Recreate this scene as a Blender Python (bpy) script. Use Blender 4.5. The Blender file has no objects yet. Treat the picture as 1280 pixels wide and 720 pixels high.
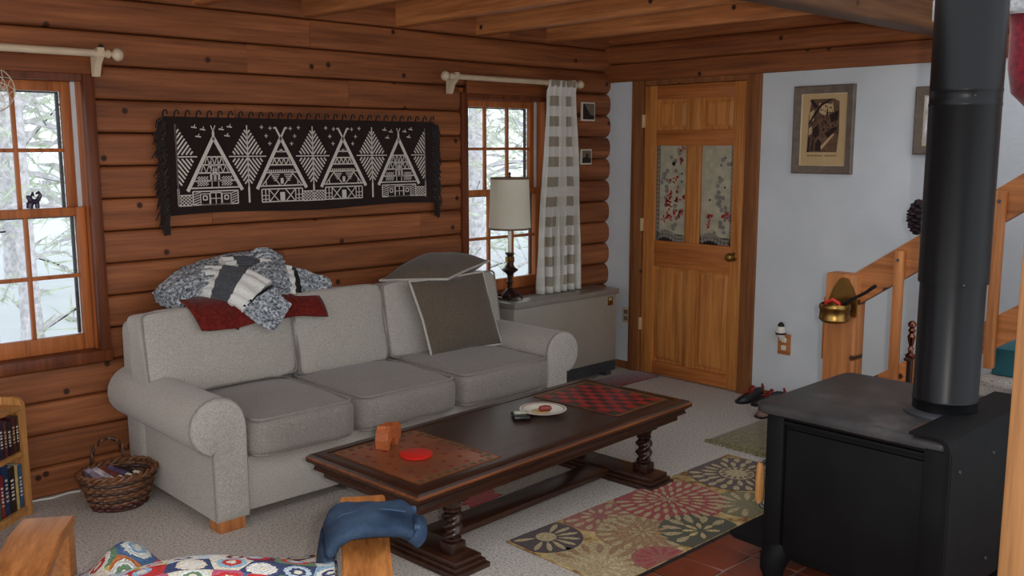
import bpy, bmesh, math, random
from mathutils import Vector, Matrix, noise
random.seed(7)
S = bpy.context.scene
COL = S.collection
PI = math.pi
def R(d): return math.radians(d)

# ------------------------------------------------------------------ camera
CAM = Vector((-5.3303, -4.6086, 1.6232)); YAW, PIT, ROL, FPX = .7603, .1482, -.0012, 1181.9
Fw = Vector((math.sin(YAW)*math.cos(PIT), math.cos(YAW)*math.cos(PIT), -math.sin(PIT)))
Rt = Vector((math.cos(YAW), -math.sin(YAW), 0)); Up = Rt.cross(Fw)
R2 = Rt*math.cos(ROL)+Up*math.sin(ROL); U2 = -Rt*math.sin(ROL)+Up*math.cos(ROL)
cd = bpy.data.cameras.new('camera'); cam = bpy.data.objects.new('camera', cd); COL.objects.link(cam)
cd.sensor_width = 36; cd.lens = FPX*36/1280; cd.clip_start = .05
cam.matrix_world = Matrix(((R2.x, U2.x, -Fw.x, CAM.x), (R2.y, U2.y, -Fw.y, CAM.y), (R2.z, U2.z, -Fw.z, CAM.z), (0, 0, 0, 1)))
S.camera = cam
# ------------------------------------------------------------------ world, light, exposure
W = bpy.data.worlds.new('overcast_sky'); S.world = W; W.use_nodes = True
bg = W.node_tree.nodes['Background']; bg.inputs[0].default_value = (.88, .935, 1, 1); bg.inputs[1].default_value = 1.65
vs = S.view_settings; vs.view_transform = 'Standard'; vs.look = 'None'; vs.gamma = 1; vs.use_curve_mapping = False
vs.exposure = -0.15
def area(name, loc, target, sx, sy, power, color=(1, 1, 1)):
    l = bpy.data.lights.new(name, 'AREA'); l.shape = 'RECTANGLE'; l.size = sx; l.size_y = sy; l.energy = power; l.color = color
    o = bpy.data.objects.new(name, l); COL.objects.link(o); o.location = loc
    o.rotation_euler = (Vector(target)-Vector(loc)).to_track_quat('-Z', 'Y').to_euler(); return o
area('camera_flash', CAM+Rt*.12+Up*.05, CAM+Rt*.12+Up*.05+Fw, .05, .04, 36, (1, .95, .89))

# ------------------------------------------------------------------ materials
def lin(c):
    f = lambda v: v/12.92 if v <= .04045 else ((v+.055)/1.055)**2.4
    return (f(c[0]/255), f(c[1]/255), f(c[2]/255), 1)
class NT:
    def __init__(s, name):
        s.m = bpy.data.materials.new(name); s.m.use_nodes = True; s.t = s.m.node_tree; s.b = s.t.nodes['Principled BSDF']
    def n(s, ty, **kw):
        x = s.t.nodes.new(ty)
        for k, v in kw.items():
            if hasattr(x, k): setattr(x, k, v)
        return x
    def l(s, a, b): s.t.links.new(a, b)
    def coord(s, scale=(1, 1, 1), kind='Object', rnd=True):
        tc = s.n('ShaderNodeTexCoord'); mp = s.n('ShaderNodeMapping'); mp.inputs['Scale'].default_value = scale
        src = tc.outputs[kind]
        if rnd:
            oi = s.n('ShaderNodeObjectInfo'); a = s.n('ShaderNodeVectorMath', operation='ADD')
            mu = s.n('ShaderNodeMath', operation='MULTIPLY'); mu.inputs[1].default_value = 13.7
            s.l(oi.outputs['Random'], mu.inputs[0]); s.l(src, a.inputs[0]); s.l(mu.outputs[0], a.inputs[1]); src = a.outputs[0]
        s.l(src, mp.inputs['Vector']); return mp.outputs[0]
    def noise(s, vec, scale, detail=4, rough=.55):
        x = s.n('ShaderNodeTexNoise'); x.inputs['Scale'].default_value = scale; x.inputs['Detail'].default_value = detail
        x.inputs['Roughness'].default_value = rough
        if vec: s.l(vec, x.inputs['Vector'])
        return x.outputs['Fac']
    def ramp(s, fac, stops, const=False):
        x = s.n('ShaderNodeValToRGB'); cr = x.color_ramp
        if const: cr.interpolation = 'CONSTANT'
        while len(cr.elements) < len(stops): cr.elements.new(.5)
        for e, (p, c) in zip(cr.elements, stops): e.position = p; e.color = c
        s.l(fac, x.inputs[0]); return x.outputs[0]
    def mix(s, fac, a, b, mode='MIX'):
        x = s.n('ShaderNodeMix', data_type='RGBA', blend_type=mode)
        for i, v in ((0, fac), (6, a), (7, b)):
            if hasattr(v, 'is_linked'): s.l(v, x.inputs[i])
            else: x.inputs[i].default_value = v
        return x.outputs[2]
    def math(s, op, a, b=None):
        x = s.n('ShaderNodeMath', operation=op)
        for i, v in ((0, a), (1, b)):
            if v is None: continue
            if hasattr(v, 'is_linked'): s.l(v, x.inputs[i])
            else: x.inputs[i].default_value = v
        return x.outputs[0]
    def bump(s, h, strength=.3, dist=.01):
        x = s.n('ShaderNodeBump'); x.inputs['Strength'].default_value = strength; x.inputs['Distance'].default_value = dist
        s.l(h, x.inputs['Height']); s.l(x.outputs[0], s.b.inputs['Normal'])
    def fin(s, col=None, rough=.6, metal=0, spec=.5, **kw):
        if col is not None:
            if hasattr(col, 'is_linked'): s.l(col, s.b.inputs['Base Color'])
            else: s.b.inputs['Base Color'].default_value = col
        s.b.inputs['Roughness'].default_value = rough; s.b.inputs['Metallic'].default_value = metal
        s.b.inputs['Specular IOR Level'].default_value = spec
        return s.m
def plain(name, rgb, rough=.6, metal=0, spec=.5, var=.12, scale=8, bump=0):
    t = NT(name); v = t.coord(); f = t.noise(v, scale, 3)
    c = lin(rgb); d = tuple(x*(1-var) for x in c[:3])+(1,); e = tuple(min(1, x*(1+var)) for x in c[:3])+(1,)
    if bump: t.bump(t.noise(v, scale*6, 3), bump, .004)
    return t.fin(t.ramp(f, [(.3, d), (.7, e)]), rough, metal, spec)
def wood(name, c1, c2, axis, grain=1.0, rough=.55, spec=.3, knots=True, rnd=.16, dark=(60, 30, 16)):
    t = NT(name); sc = [9*grain]*3; sc[axis] = .7*grain; v = t.coord(tuple(sc))
    f = t.noise(v, 1.6, 6, .62); sc2 = [60*grain]*3; sc2[axis] = 2*grain
    v2 = t.coord(tuple(sc2)); f2 = t.noise(v2, 1, 2)
    col = t.ramp(f, [(.28, lin(c2)), (.5, lin(tuple((a+b)/2 for a, b in zip(c1, c2)))), (.72, lin(c1))])
    col = t.mix(.55, col, t.ramp(f2, [(.3, (.55, .5, .45, 1)), (.65, (1.08, 1.05, 1, 1))]), 'MULTIPLY')
    sc3 = [22*grain]*3; sc3[axis] = 1.1*grain; f3 = t.noise(t.coord(tuple(sc3)), 1, 5, .7)
    col = t.mix(.6, col, t.ramp(f3, [(.34, (.5, .42, .36, 1)), (.5, (.95, .95, .95, 1)), (.7, (1.15, 1.12, 1.08, 1))]), 'MULTIPLY')
    if knots:
        vk = t.n('ShaderNodeTexVoronoi'); vk.inputs['Scale'].default_value = 1
        sx_ = t.n('ShaderNodeSeparateXYZ'); cx_ = t.n('ShaderNodeCombineXYZ'); vk.voronoi_dimensions = '2D'; t.l(t.coord((2.5, 2.5, 2.5)), sx_.inputs[0])
        ia, ib = {0: (0, 2), 1: (1, 2), 2: (1, 2)}[axis]; t.l(sx_.outputs[ia], cx_.inputs[0]); t.l(sx_.outputs[ib], cx_.inputs[1]); t.l(cx_.outputs[0], vk.inputs['Vector'])
        k = t.ramp(vk.outputs['Distance'], [(.026, (1, 1, 1, 1)), (.046, (0, 0, 0, 1))])
        col = t.mix(k, col, lin(dark))
    oi = t.n('ShaderNodeObjectInfo'); hs = t.n('ShaderNodeHueSaturation')
    mr = t.n('ShaderNodeMapRange'); mr.inputs[3].default_value = 1-rnd; mr.inputs[4].default_value = 1+rnd
    t.l(oi.outputs['Random'], mr.inputs[0]); t.l(mr.outputs[0], hs.inputs['Value']); t.l(col, hs.inputs['Color'])
    t.bump(f2, .15, .003)
    return t.fin(hs.outputs[0], rough, 0, spec)
def fabric(name, c1, c2, scale=260, bump=.35, rough=.95, fuzz=.25):
    t = NT(name); v = t.coord(rnd=False); f = t.noise(v, scale, 2); g = t.noise(v, 5, 3)
    col = t.ramp(f, [(.35, lin(c2)), (.65, lin(c1))]); col = t.mix(.18, col, t.ramp(g, [(.3, (.7, .7, .7, 1)), (.7, (1, 1, 1, 1))]), 'MULTIPLY')
    t.bump(f, bump, .003); t.b.inputs['Sheen Weight'].default_value = fuzz
    return t.fin(col, rough, 0, .15)
M = {}
M['log'] = wood('log_pine', (174, 108, 66), (126, 74, 45), 0, rnd=.12)
M['logy'] = wood('log_pine_cross', (172, 104, 60), (124, 70, 40), 1, rnd=.10)
M['joist'] = wood('joist_pine', (216, 146, 90), (164, 100, 56), 1, rnd=.12)
M['beam'] = wood('beam_fir', (120, 84, 56), (84, 55, 36), 0, rnd=.05)
M['postv'] = wood('casing_fir', (164, 106, 62), (118, 72, 42), 2, rnd=.08)
M['door'] = wood('door_pine', (222, 152, 82), (186, 116, 56), 2, grain=1.3, rough=.4, spec=.4, knots=False, rnd=.03)
M['doorh'] = wood('door_pine_rail', (206, 128, 66), (166, 96, 46), 1, grain=1.3, rough=.4, spec=.4, knots=False, rnd=.05)
M['casing'] = wood('window_casing', (134, 72, 38), (92, 47, 26), 2, rough=.45, knots=False, rnd=.06)
M['sash'] = wood('window_sash', (204, 124, 68), (164, 94, 50), 2, rough=.45, knots=False, rnd=.05)
M['board'] = wood('head_board', (150, 84, 44), (110, 60, 32), 0, rough=.5, rnd=.06)
M['stair'] = wood('stair_fir', (206, 138, 84), (172, 106, 58), 2, rough=.5, rnd=.08)
M['stairy'] = wood('stair_rail_fir', (204, 134, 80), (166, 100, 54), 1, rough=.5, rnd=.08)
M['trimoak'] = wood('trim_oak', (140, 100, 60), (112, 74, 40), 2, grain=1.6, rough=.5, knots=False, rnd=.04)
M['oak'] = wood('light_oak', (214, 160, 98), (182, 124, 66), 2, grain=1.6, rough=.45, knots=False, rnd=.04)
M['chair'] = wood('chair_oak', (196, 130, 72), (158, 96, 48), 1, grain=1.6, rough=.35, spec=.5, knots=False, rnd=.05)
M['table'] = wood('dark_walnut', (74, 44, 30), (44, 25, 17), 0, grain=1.4, rough=.28, spec=.5, knots=False, rnd=.05)
M['tabley'] = wood('dark_walnut_leg', (64, 38, 26), (36, 20, 14), 2, grain=1.4, rough=.25, spec=.5, knots=False, rnd=.05)
M['tworn'] = wood('worn_walnut_edge', (150, 88, 48), (92, 52, 30), 0, grain=1.4, rough=.35, knots=False, rnd=.05)
M['carved'] = wood('carved_wood', (196, 112, 66), (160, 84, 46), 1, grain=3, rough=.5, knots=False, rnd=.02)
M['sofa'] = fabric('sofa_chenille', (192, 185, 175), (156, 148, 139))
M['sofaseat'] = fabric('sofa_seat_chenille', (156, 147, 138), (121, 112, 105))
M['taupe'] = fabric('taupe_chenille', (112, 99, 85), (82, 71, 60))
M['piping'] = fabric('pale_piping', (204, 198, 188), (176, 168, 158), 120, .1)
M['rust'] = fabric('rust_velour', (118, 34, 24), (88, 22, 16), 60, .2, .9, .15)
M['white_yarn'] = fabric('white_yarn', (240, 238, 232), (208, 206, 200), 190, .5)
M['charcoal_yarn'] = fabric('charcoal_yarn', (92, 94, 98), (58, 60, 64), 190, .6)
M['black_yarn'] = fabric('black_yarn', (30, 30, 32), (16, 16, 18), 190, .5)
def marl():
    t = NT('marled_yarn'); v = t.coord(rnd=False); f = t.noise(v, 75, 3, .7)
    col = t.ramp(f, [(.38, lin((64, 72, 82))), (.5, lin((150, 156, 162))), (.62, lin((206, 209, 210)))])
    t.bump(f, .6, .006); return t.fin(col, .95, 0, .1)
M['marl'] = marl()
def denim():
    t = NT('denim'); v = t.coord(rnd=False); f = t.noise(v, 9, 4); g = t.noise(v, 240, 2)
    col = t.ramp(f, [(.3, lin((32, 46, 66))), (.7, lin((66, 84, 106)))]); col = t.mix(.4, col, t.ramp(g, [(.35, (.6, .6, .65, 1)), (.65, (1, 1, 1, 1))]), 'MULTIPLY')
    t.bump(g, .3, .002); return t.fin(col, .9, 0, .15)
M['denim'] = denim()
M['denimseam'] = plain('denim_seam', (52, 72, 98), .9)
def carpet():
    t = NT('berber_carpet'); v = t.coord(rnd=False); f = t.noise(v, 95, 3, .7); g = t.noise(v, 1.3, 3)
    col = t.ramp(f, [(.34, lin((140, 130, 122))), (.48, lin((192, 182, 172))), (.66, lin((212, 203, 193)))])
    col = t.mix(.25, col, t.ramp(g, [(.3, (.75, .74, .73, 1)), (.7, (1, 1, 1, 1))]), 'MULTIPLY')
    t.bump(t.noise(v, 150, 2), .7, .006); return t.fin(col, .98, 0, .08)
M['carpet'] = carpet()
def drywall():
    t = NT('textured_drywall'); v = t.coord(rnd=False); f = t.noise(v, 38, 3)
    t.bump(f, .35, .006); return t.fin(t.ramp(t.noise(v, 3, 2), [(.3, lin((205, 210, 213))), (.7, lin((216, 220, 223)))]), .9, 0, .2)
M['drywall'] = drywall()
def glass():
    t = NT('window_glass'); t.t.nodes.remove(t.b); o = t.t.nodes['Material Output']
    a = t.n('ShaderNodeBsdfTransparent'); g = t.n('ShaderNodeBsdfGlossy'); g.inputs['Roughness'].default_value = .02
    fr = t.n('ShaderNodeFresnel'); fr.inputs[0].default_value = 1.25; mx = t.n('ShaderNodeMixShader')
    a.inputs[0].default_value = (.97, .98, .98, 1)
    t.l(fr.outputs[0], mx.inputs[0]); t.l(a.outputs[0], mx.inputs[1]); t.l(g.outputs[0], mx.inputs[2]); t.l(mx.outputs[0], o.inputs[0]); return t.m
M['glass'] = glass()
M['vinyl'] = plain('white_track', (214, 218, 222), .4)
M['rubber'] = plain('dark_gasket', (58, 52, 54), .7)
M['lacegrey'] = plain('lace_grey', (150, 139, 130), .9)
M['lace'] = plain('lace_cloth', (196, 184, 158), .9, var=.2, scale=14)
M['cream'] = plain('cream_painted_wood', (206, 186, 156), .5)
M['white'] = plain('white_plastic', (226, 224, 216), .4, var=.03)
M['brass'] = plain('brass', (150, 116, 62), .32, 1, var=.25)
M['bronze'] = plain('dark_bronze', (62, 40, 32), .35, .6, var=.2)
M['copper'] = plain('copper_bronze', (120, 76, 62), .25, 1, var=.2)
M['ivory'] = plain('ivory_glaze', (226, 220, 204), .25, var=.04)
M['shade'] = fabric('shade_linen', (244, 240, 226), (238, 233, 216), 140, .05)
_t = M['shade'].node_tree; _tr = _t.nodes.new('ShaderNodeBsdfTranslucent'); _tr.inputs[0].default_value = lin((244, 238, 220)); _mx = _t.nodes.new('ShaderNodeMixShader'); _mx.inputs[0].default_value = .6
_t.links.new(_t.nodes['Principled BSDF'].outputs[0], _mx.inputs[1]); _t.links.new(_tr.outputs[0], _mx.inputs[2]); _t.links.new(_mx.outputs[0], _t.nodes['Material Output'].inputs[0])
M['trimband'] = plain('shade_braid', (112, 92, 66), .8)
M['heater'] = plain('heater_enamel', (160, 154, 142), .45, .1, var=.04)
M['heatertop'] = plain('heater_top', (146, 140, 132), .3, .2, var=.04)
M['grille'] = plain('heater_grille', (74, 78, 82), .5, .3)
def stoveiron():
    t = NT('stove_iron'); v = t.coord(rnd=False); f = t.noise(v, 7, 4)
    t.bump(t.noise(v, 160, 2), .12, .002)
    return t.fin(t.ramp(f, [(.35, lin((13, 13, 14))), (.7, lin((19, 19, 20)))]), .62, .0, .16)
M['iron'] = stoveiron()
def stovetop():
    t = NT('stove_top_iron'); v = t.coord(rnd=False); f = t.noise(v, 5, 5, .65)
    col = t.ramp(f, [(.35, lin((44, 42, 43))), (.55, lin((58, 55, 55))), (.75, lin((92, 84, 80)))])
    vm = t.n('ShaderNodeVectorMath', operation='DISTANCE'); tc = t.n('ShaderNodeTexCoord'); t.l(tc.outputs['Object'], vm.inputs[0]); vm.inputs[1].default_value = (-.23, -.27, .68)
    d = t.math('ADD', vm.outputs['Value'], t.math('MULTIPLY', t.noise(v, 26, 3), .16))
    k = t.ramp(d, [(.13, (1, 1, 1, 1)), (.19, (0, 0, 0, 1))])
    col = t.mix(k, col, lin((96, 62, 36))); t.bump(f, .15, .003)
    return t.fin(col, .45, .0, .4)
M['irontop'] = stovetop()
M['pipe'] = plain('stove_pipe_black', (13, 13, 15), .36, .0, .28, var=.06, scale=5)
M['collar'] = plain('collar_iron', (70, 70, 74), .4, .5)
M['tile'] = plain('terracotta_tile', (118, 54, 34), .35, 0, .5, var=.25, scale=5)
M['grout'] = plain('grout', (142, 134, 126), .9)
M['slate'] = plain('black_plate', (30, 30, 32), .5)
M['weave'] = fabric('tapestry_dark', (44, 30, 27), (28, 18, 16), 220, .5)
M['weavew'] = fabric('tapestry_cream', (224, 217, 206), (196, 188, 178), 220, .4)
M['wicker'] = plain('wicker', (112, 72, 44), .5, var=.35, scale=24)
M['wickerd'] = plain('wicker_dark', (62, 38, 28), .5, var=.35, scale=24)
M['wickerred'] = plain('wicker_red', (70, 26, 24), .5, var=.3, scale=24)
M['red'] = plain('red_plastic', (204, 34, 26), .4, var=.03)
M['redfelt'] = fabric('red_felt', (190, 26, 28), (150, 16, 20), 150, .2)
M['black'] = plain('black_plastic', (24, 24, 26), .35)
M['dkred'] = plain('dark_red_mesh', (128, 24, 28), .6)
M['screen'] = plain('device_screen', (166, 178, 132), .15, var=.08)
M['snow'] = plain('snow', (236, 240, 246), .9, var=.03, scale=2)
M['bark'] = plain('pale_bark', (222, 217, 220), .95, var=.3, scale=14, bump=.5)
M['needles'] = plain('pine_needles', (214, 224, 200), .9, var=.3)
M['ground'] = plain('leaf_litter', (150, 138, 122), .95, var=.4, scale=6)
M['art_paper'] = plain('mat_paper', (196, 166, 122), .9, var=.05)
M['art_dark'] = plain('ink_dark', (44, 30, 24), .9)
M['art_mid'] = plain('ink_mid', (104, 76, 58), .9, var=.3, scale=30)
M['frame'] = plain('weathered_frame', (112, 98, 86), .6, var=.2, scale=20)
M['framegold'] = plain('frame_fillet', (206, 184, 140), .5)
M['teal'] = plain('teal_box', (40, 104, 112), .6)
M['crimson'] = fabric('crimson_plush', (176, 20, 50), (120, 8, 30), 45, .5, .9, .6)
M['fur'] = fabric('white_plush', (232, 232, 230), (196, 196, 196), 60, .8)
M['wreath'] = plain('dark_cone', (40, 22, 28), .8, var=.3, scale=40)
M['olive'] = fabric('olive_weave', (134, 122, 76), (92, 84, 50), 70, .6)
M['redrug'] = fabric('red_speckled_weave', (140, 44, 44), (70, 26, 28), 60, .5)
M['slipper'] = plain('brown_slipper', (136, 108, 92), .8)

# ------------------------------------------------------------------ mesh helpers
def box(bm, x0, x1, y0, y1, z0, z1, bev=0, seg=2):
    m = Matrix.Translation(((x0+x1)/2, (y0+y1)/2, (z0+z1)/2)) @ Matrix.Diagonal((abs(x1-x0), abs(y1-y0), abs(z1-z0), 1))
    r = bmesh.ops.create_cube(bm, size=1, matrix=m)
    if bev:
        es = list({e for v in r['verts'] for e in v.link_edges})
        bmesh.ops.bevel(bm, geom=es, offset=bev, segments=seg, profile=.5, affect='EDGES')
def quadstrip(bm, rings, close=True, cap=True):
    vs = [[bm.verts.new(p) for p in r] for r in rings]
    n = len(rings[0])
    for a, b in zip(vs, vs[1:]):
        for i in range(n if close else n-1):
            j = (i+1) % n; bm.faces.new((a[i], a[j], b[j], b[i]))
    if cap and close:
        bm.faces.new(list(reversed(vs[0]))); bm.faces.new(vs[-1])
def lathe(bm, prof, seg=24, c=(0, 0, 0), ax='z'):
    rings = []; ring_ = min(r for r, z in prof) > .002
    for r, z in prof:
        rr = []
        for i in range(seg):
            a = 2*PI*i/seg; x, y = max(r, .0005)*math.cos(a), max(r, .0005)*math.sin(a)
            p = {'z': (x, y, z), 'x': (z, x, y), 'y': (y, z, x)}[ax]
            rr.append((c[0]+p[0], c[1]+p[1], c[2]+p[2]))
        rings.append(rr)
    if ring_ and len(prof) > 2:
        vs_ = [[bm.verts.new(p) for p in r] for r in rings]; n = len(vs_)
        for i in range(n):
            a, b = vs_[i], vs_[(i+1) % n]
            for k in range(seg): j = (k+1) % seg; bm.faces.new((a[k], a[j], b[j], b[k]))
    else: quadstrip(bm, rings)
def tube(bm, pts, r, seg=8, closed=False, flat=1.0, cap=True):
    pts = [Vector(p) for p in pts]; n = len(pts); rad = r if hasattr(r, '__len__') else [r]*n
    rings = []; ref = None
    for i in range(n):
        if closed: t = pts[(i+1) % n]-pts[i-1]
        else: t = pts[min(i+1, n-1)]-pts[max(i-1, 0)]
        t.normalize()
        if ref is None: ref = Vector((0, 0, 1)) if abs(t.z) < .9 else Vector((1, 0, 0))
        ref = (ref-t*ref.dot(t)).normalized(); b = t.cross(ref)
        rings.append([pts[i]+(b*math.cos(2*PI*k/seg)+ref*flat*math.sin(2*PI*k/seg))*rad[i] for k in range(seg)])
    if closed: rings.append(rings[0])
    if closed:
        vs = [[bm.verts.new(p) for p in rr] for rr in rings[:-1]]
        for i in range(n):
            a, b2 = vs[i], vs[(i+1) % n]
            for k in range(seg): j = (k+1) % seg; bm.faces.new((a[k], a[j], b2[j], b2[k]))
    else: quadstrip(bm, rings, True, cap)
def prism(bm, poly, d0, d1, ax='y'):
    def P(a, b, d): return {'y': (a, d, b), 'x': (d, a, b), 'z': (a, b, d)}[ax]
    quadstrip(bm, [[P(a, b, d0) for a, b in poly], [P(a, b, d1) for a, b in poly]])
def smooth(me, ang=38):
    me.polygons.foreach_set('use_smooth', [True]*len(me.polygons)); me.set_sharp_from_angle(angle=R(ang))
def obj(name, bm, mat, parent=None, ang=38, fix=True):
    if fix: bmesh.ops.recalc_face_normals(bm, faces=bm.faces)
    me = bpy.data.meshes.new(name); bm.to_mesh(me); bm.free(); smooth(me, ang)
    for m in (mat if isinstance(mat, (list, tuple)) else [mat]): me.materials.append(M[m] if isinstance(m, str) else m)
    o = bpy.data.objects.new(name, me); COL.objects.link(o)
    if parent: o.parent = parent
    return o
def B(name, mat, parent, *boxes, bev=0, seg=2):
    bm = bmesh.new()
    for b in boxes: box(bm, *b, bev=bev, seg=seg)
    return obj(name, bm, mat, parent)
def inst(name, me, parent=None, mw=None):
    o = bpy.data.objects.new(name, me); COL.objects.link(o)
    if parent: o.parent = parent
    if mw is not None: o.matrix_local = mw
    return o
def empty(name, loc=(0, 0, 0), rz=0):
    o = bpy.data.objects.new(name, None); COL.objects.link(o); o.location = loc; o.rotation_euler = (0, 0, rz); o.empty_display_size = .05; return o
def tag(o, label, cat, group=None, kind=None):
    o['label'] = label; o['category'] = cat
    if group: o['group'] = group
    if kind: o['kind'] = kind
    return o
def nz(p, s=1.0, seed=0): return noise.noise(Vector((p[0]*s+seed*7.1, p[1]*s+seed*3.3, p[2]*s-seed*5.7)))
def cushion(bm, sx, sy, sz, ex=5.0, puff=.0, n=14, wrinkle=0, seed=0, mat=None):
    """rounded soft box centred on the origin; puff bulges the +-z faces"""
    mat = mat or Matrix.Identity(4)
    r = bmesh.ops.create_cube(bm, size=2)
    vs0 = r['verts']; es = list({e for v in vs0 for e in v.link_edges})
    g = bmesh.ops.subdivide_edges(bm, edges=es, cuts=n, use_grid_fill=True)
    for v in list(bm.verts):
        x, y, z = v.co
        x, y, z = [math.copysign(abs(math.sin(q*PI/2)) ** .8, q) for q in (x, y, z)]
        k = (abs(x)**ex+abs(y)**ex+abs(z)**ex)**(1/ex); x, y, z = x/k, y/k, z/k
        b = 1+puff/sz*2*(1-min(1, x*x))*(1-min(1, y*y))
        p = Vector((x*sx/2, y*sy/2, z*sz/2*b))
        if wrinkle: p += p.normalized()*wrinkle*nz(p, 9, seed)
        v.co = mat @ p
def rrect(cx, cy, w, h, r, n=6):
    pts = []
    for qx, qy, a0 in ((1, 1, 0), (-1, 1, 90), (-1, -1, 180), (1, -1, 270)):
        for i in range(n+1):
            a = R(a0+90*i/n); pts.append((cx+qx*(w/2-r)+r*math.cos(a), cy+qy*(h/2-r)+r*math.sin(a)))
    return pts
def stroke(bm, a, b, w, y=0.0):
    """thin flat bar in an xz plane between two points, a real strip 1.5 mm thick"""
    a, b = Vector((a[0], a[1])), Vector((b[0], b[1])); d = b-a
    if d.length < 1e-5: return
    d.normalize(); nn = Vector((-d.y, d.x))*w/2
    pts = [a-nn, b-nn, b+nn, a+nn]
    quadstrip(bm, [[(p.x, y, p.y) for p in pts], [(p.x, y-.0015, p.y) for p in pts]])
def poly(bm, pts, z=0., ax='z', t=.0015):
    def P(a, b, d): return {'y': (a, d, b), 'x': (d, a, b), 'z': (a, b, d)}[ax]
    quadstrip(bm, [[P(a, b, z) for a, b in pts], [P(a, b, z+t) for a, b in pts]])

# ================================================================== THE SETTING
fl = empty('floor'); tag(fl, 'speckled beige-grey carpeted floor of the log cabin living room', 'floor', kind='structure')
B('carpet', 'carpet', fl, (-7.2, .14, -6.2, .15, -.12, 0))
# ---- log wall (back)
wb = empty('wall_back'); tag(wb, 'orange-brown horizontal log wall with two windows behind the sofa', 'wall', kind='structure')
LP, LZ = .1547, 2.155
W1 = (-4.50, -3.655); W2 = (-1.425, -.60)
def log(x0, x1, k):
    z0, z1 = LZ-(k+1)*LP, LZ-k*LP
    if k == 13: z0 = 0
    zc, h = (z0+z1)/2, (z1-z0)/2-.0012
    def profile(x):
        e = 22 if x < -1.9 else (22+(5-22)*(x+1.9)/.45 if x < -1.45 else 5+(2.8-5)*(x+1.45)/1.45)
        dp = .034+.012*max(0, (x+1.45)/1.45)
        pts_ = []
        for i in range(17):
            s = math.sin(PI/2*(-1+2*i/16)); s = math.copysign(1-(1-abs(s))**1.3, s); pts_.append((-dp*(max(0, 1-abs(s)**e))**.6, zc+h*s))
        return pts_+[(.15, zc+h), (.15, zc-h)]
    bm = bmesh.new(); n = max(2, int((x1-x0)/.2)); rings = []
    for i in range(n+1):
        x = x0+(x1-x0)*i/n; rings.append([(x, y+(.004*nz((x, 0, zc), 2.3, k) if y < 0 else 0), z) for y, z in profile(x)])
    quadstrip(bm, rings); obj('log', bm, 'log', wb, 60)
joint = {-1: (-2.49,), 0: (-2.87, -5.2), 1: (-2.25,), 2: (-2.95,), 3: (-1.9,), 4: (-2.6,), 5: (-3.1,), 6: (-1.75,), 7: (-2.7,), 9: (-2.2,), 11: (-4.9, -1.9), 12: (-2.6,), 13: (-1.2,), -2: (-4.1, -1.0)}
for k in range(-3, 14):
    spans = [(-7.2, 0)] if not 1 <= k <= 9 else [(-7.2, W1[0]), (W1[1], W2[0]), (W2[1], 0)]
    for a, b in spans:
        cuts = [a]+[j for j in joint.get(k, ()) if a+.15 < j < b-.15]+[b]
        for p, q in zip(cuts, cuts[1:]): log(p+.0012, q-.0012, k)
B('backing', 'casing', wb, (-7.2, W1[0], .151, .17, -.1, 2.6), (W1[1], W2[0], .151, .17, -.1, 2.6), (W2[1], .0, .151, .17, -.1, 2.6), (W1[0], W1[1], .151, .17, -.1, .61), (W1[0], W1[1], .151, .17, 1.99, 2.6), (W2[0], W2[1], .151, .17, -.1, .61), (W2[0], W2[1], .151, .17, 1.99, 2.6))
# ---- windows (double hung, three by two panes to each sash)
def window(name, label, X0, X1, hb):
    w = empty(name, ((X0+X1)/2, 0, 0)); tag(w, label, 'window', kind='structure'); ox = (X0+X1)/2
    a, b = X0-ox, X1-ox; zb, zt = .61, 1.99
    B('casing', 'casing', w, (a, a+.05, -.055, -.01, zb, 1.96), bev=.004)
    B('casing', 'casing', w, (b-.05, b, -.055, -.01, zb, 1.96), bev=.004)
    B('sill', 'casing', w, (a-.005, b+.005, -.062, .13, zb, .665), bev=.006)
    B('jamb', 'sash', w, (a+.002, a+.048, -.01, .148, .665, zt))
    B('jamb', 'sash', w, (b-.048, b-.002, -.01, .148, .665, zt))
    B('head_jamb', 'casing', w, (a+.048, b-.048, -.035, .148, 1.925, zt))
    B('head_board', 'board', w, (a+hb[0], b+hb[1], -.068, -.045, 1.955, 2.045), bev=.004)
    for s in (-1, 1):
        xx = a+.048 if s < 0 else b-.048
        B('track', 'vinyl', w, (min(xx, xx-s*.02), max(xx, xx-s*.02), .068, .112, 1.33, 1.925))
    for nm, y0, y1, z0, z1 in (('upper_sash', .072, .104, 1.30, 1.925), ('lower_sash', .03, .064, .665, 1.345)):
        xa, xb = a+.068, b-.068
        if nm == 'lower_sash': xa, xb = a+.05, b-.05
        st, bot, top = .042, (.075 if nm == 'lower_sash' else .04), (.04 if nm == 'lower_sash' else .045)
        s = B(nm, 'sash', w, (xa, xa+st, y0, y1, z0, z1), (xb-st, xb, y0, y1, z0, z1), (xa+st, xb-st, y0, y1, z0, z0+bot), (xa+st, xb-st, y0, y1, z1-top, z1), bev=.003)
        ga, gb, gz0, gz1 = xa+st, xb-st, z0+bot, z1-top
        for i in (1, 2): x = ga+(gb-ga)*i/3; B('muntin', 'sash', s, (x-.009, x+.009, y0+.004, y1-.004, gz0, gz1), bev=.003)
        zm = (gz0+gz1)/2; B('muntin', 'sash', s, (ga, gb, y0+.005, y1-.005, zm-.009, zm+.009), bev=.003)
        ym = (y0+y1)/2
        for i in range(3):
            for j in range(2):
                B('pane', 'glass', s, (ga+(gb-ga)*i/3, ga+(gb-ga)*(i+1)/3, ym-.002, ym+.002, (gz0, zm)[j], (zm, gz1)[j]))
        B('gasket', 'rubber', s, (gb-.013, gb, y1+.004, y1+.02, gz0, gz1), (ga, gb, y1+.004, y1+.012, gz1-.008, gz1))
    return w
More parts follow.
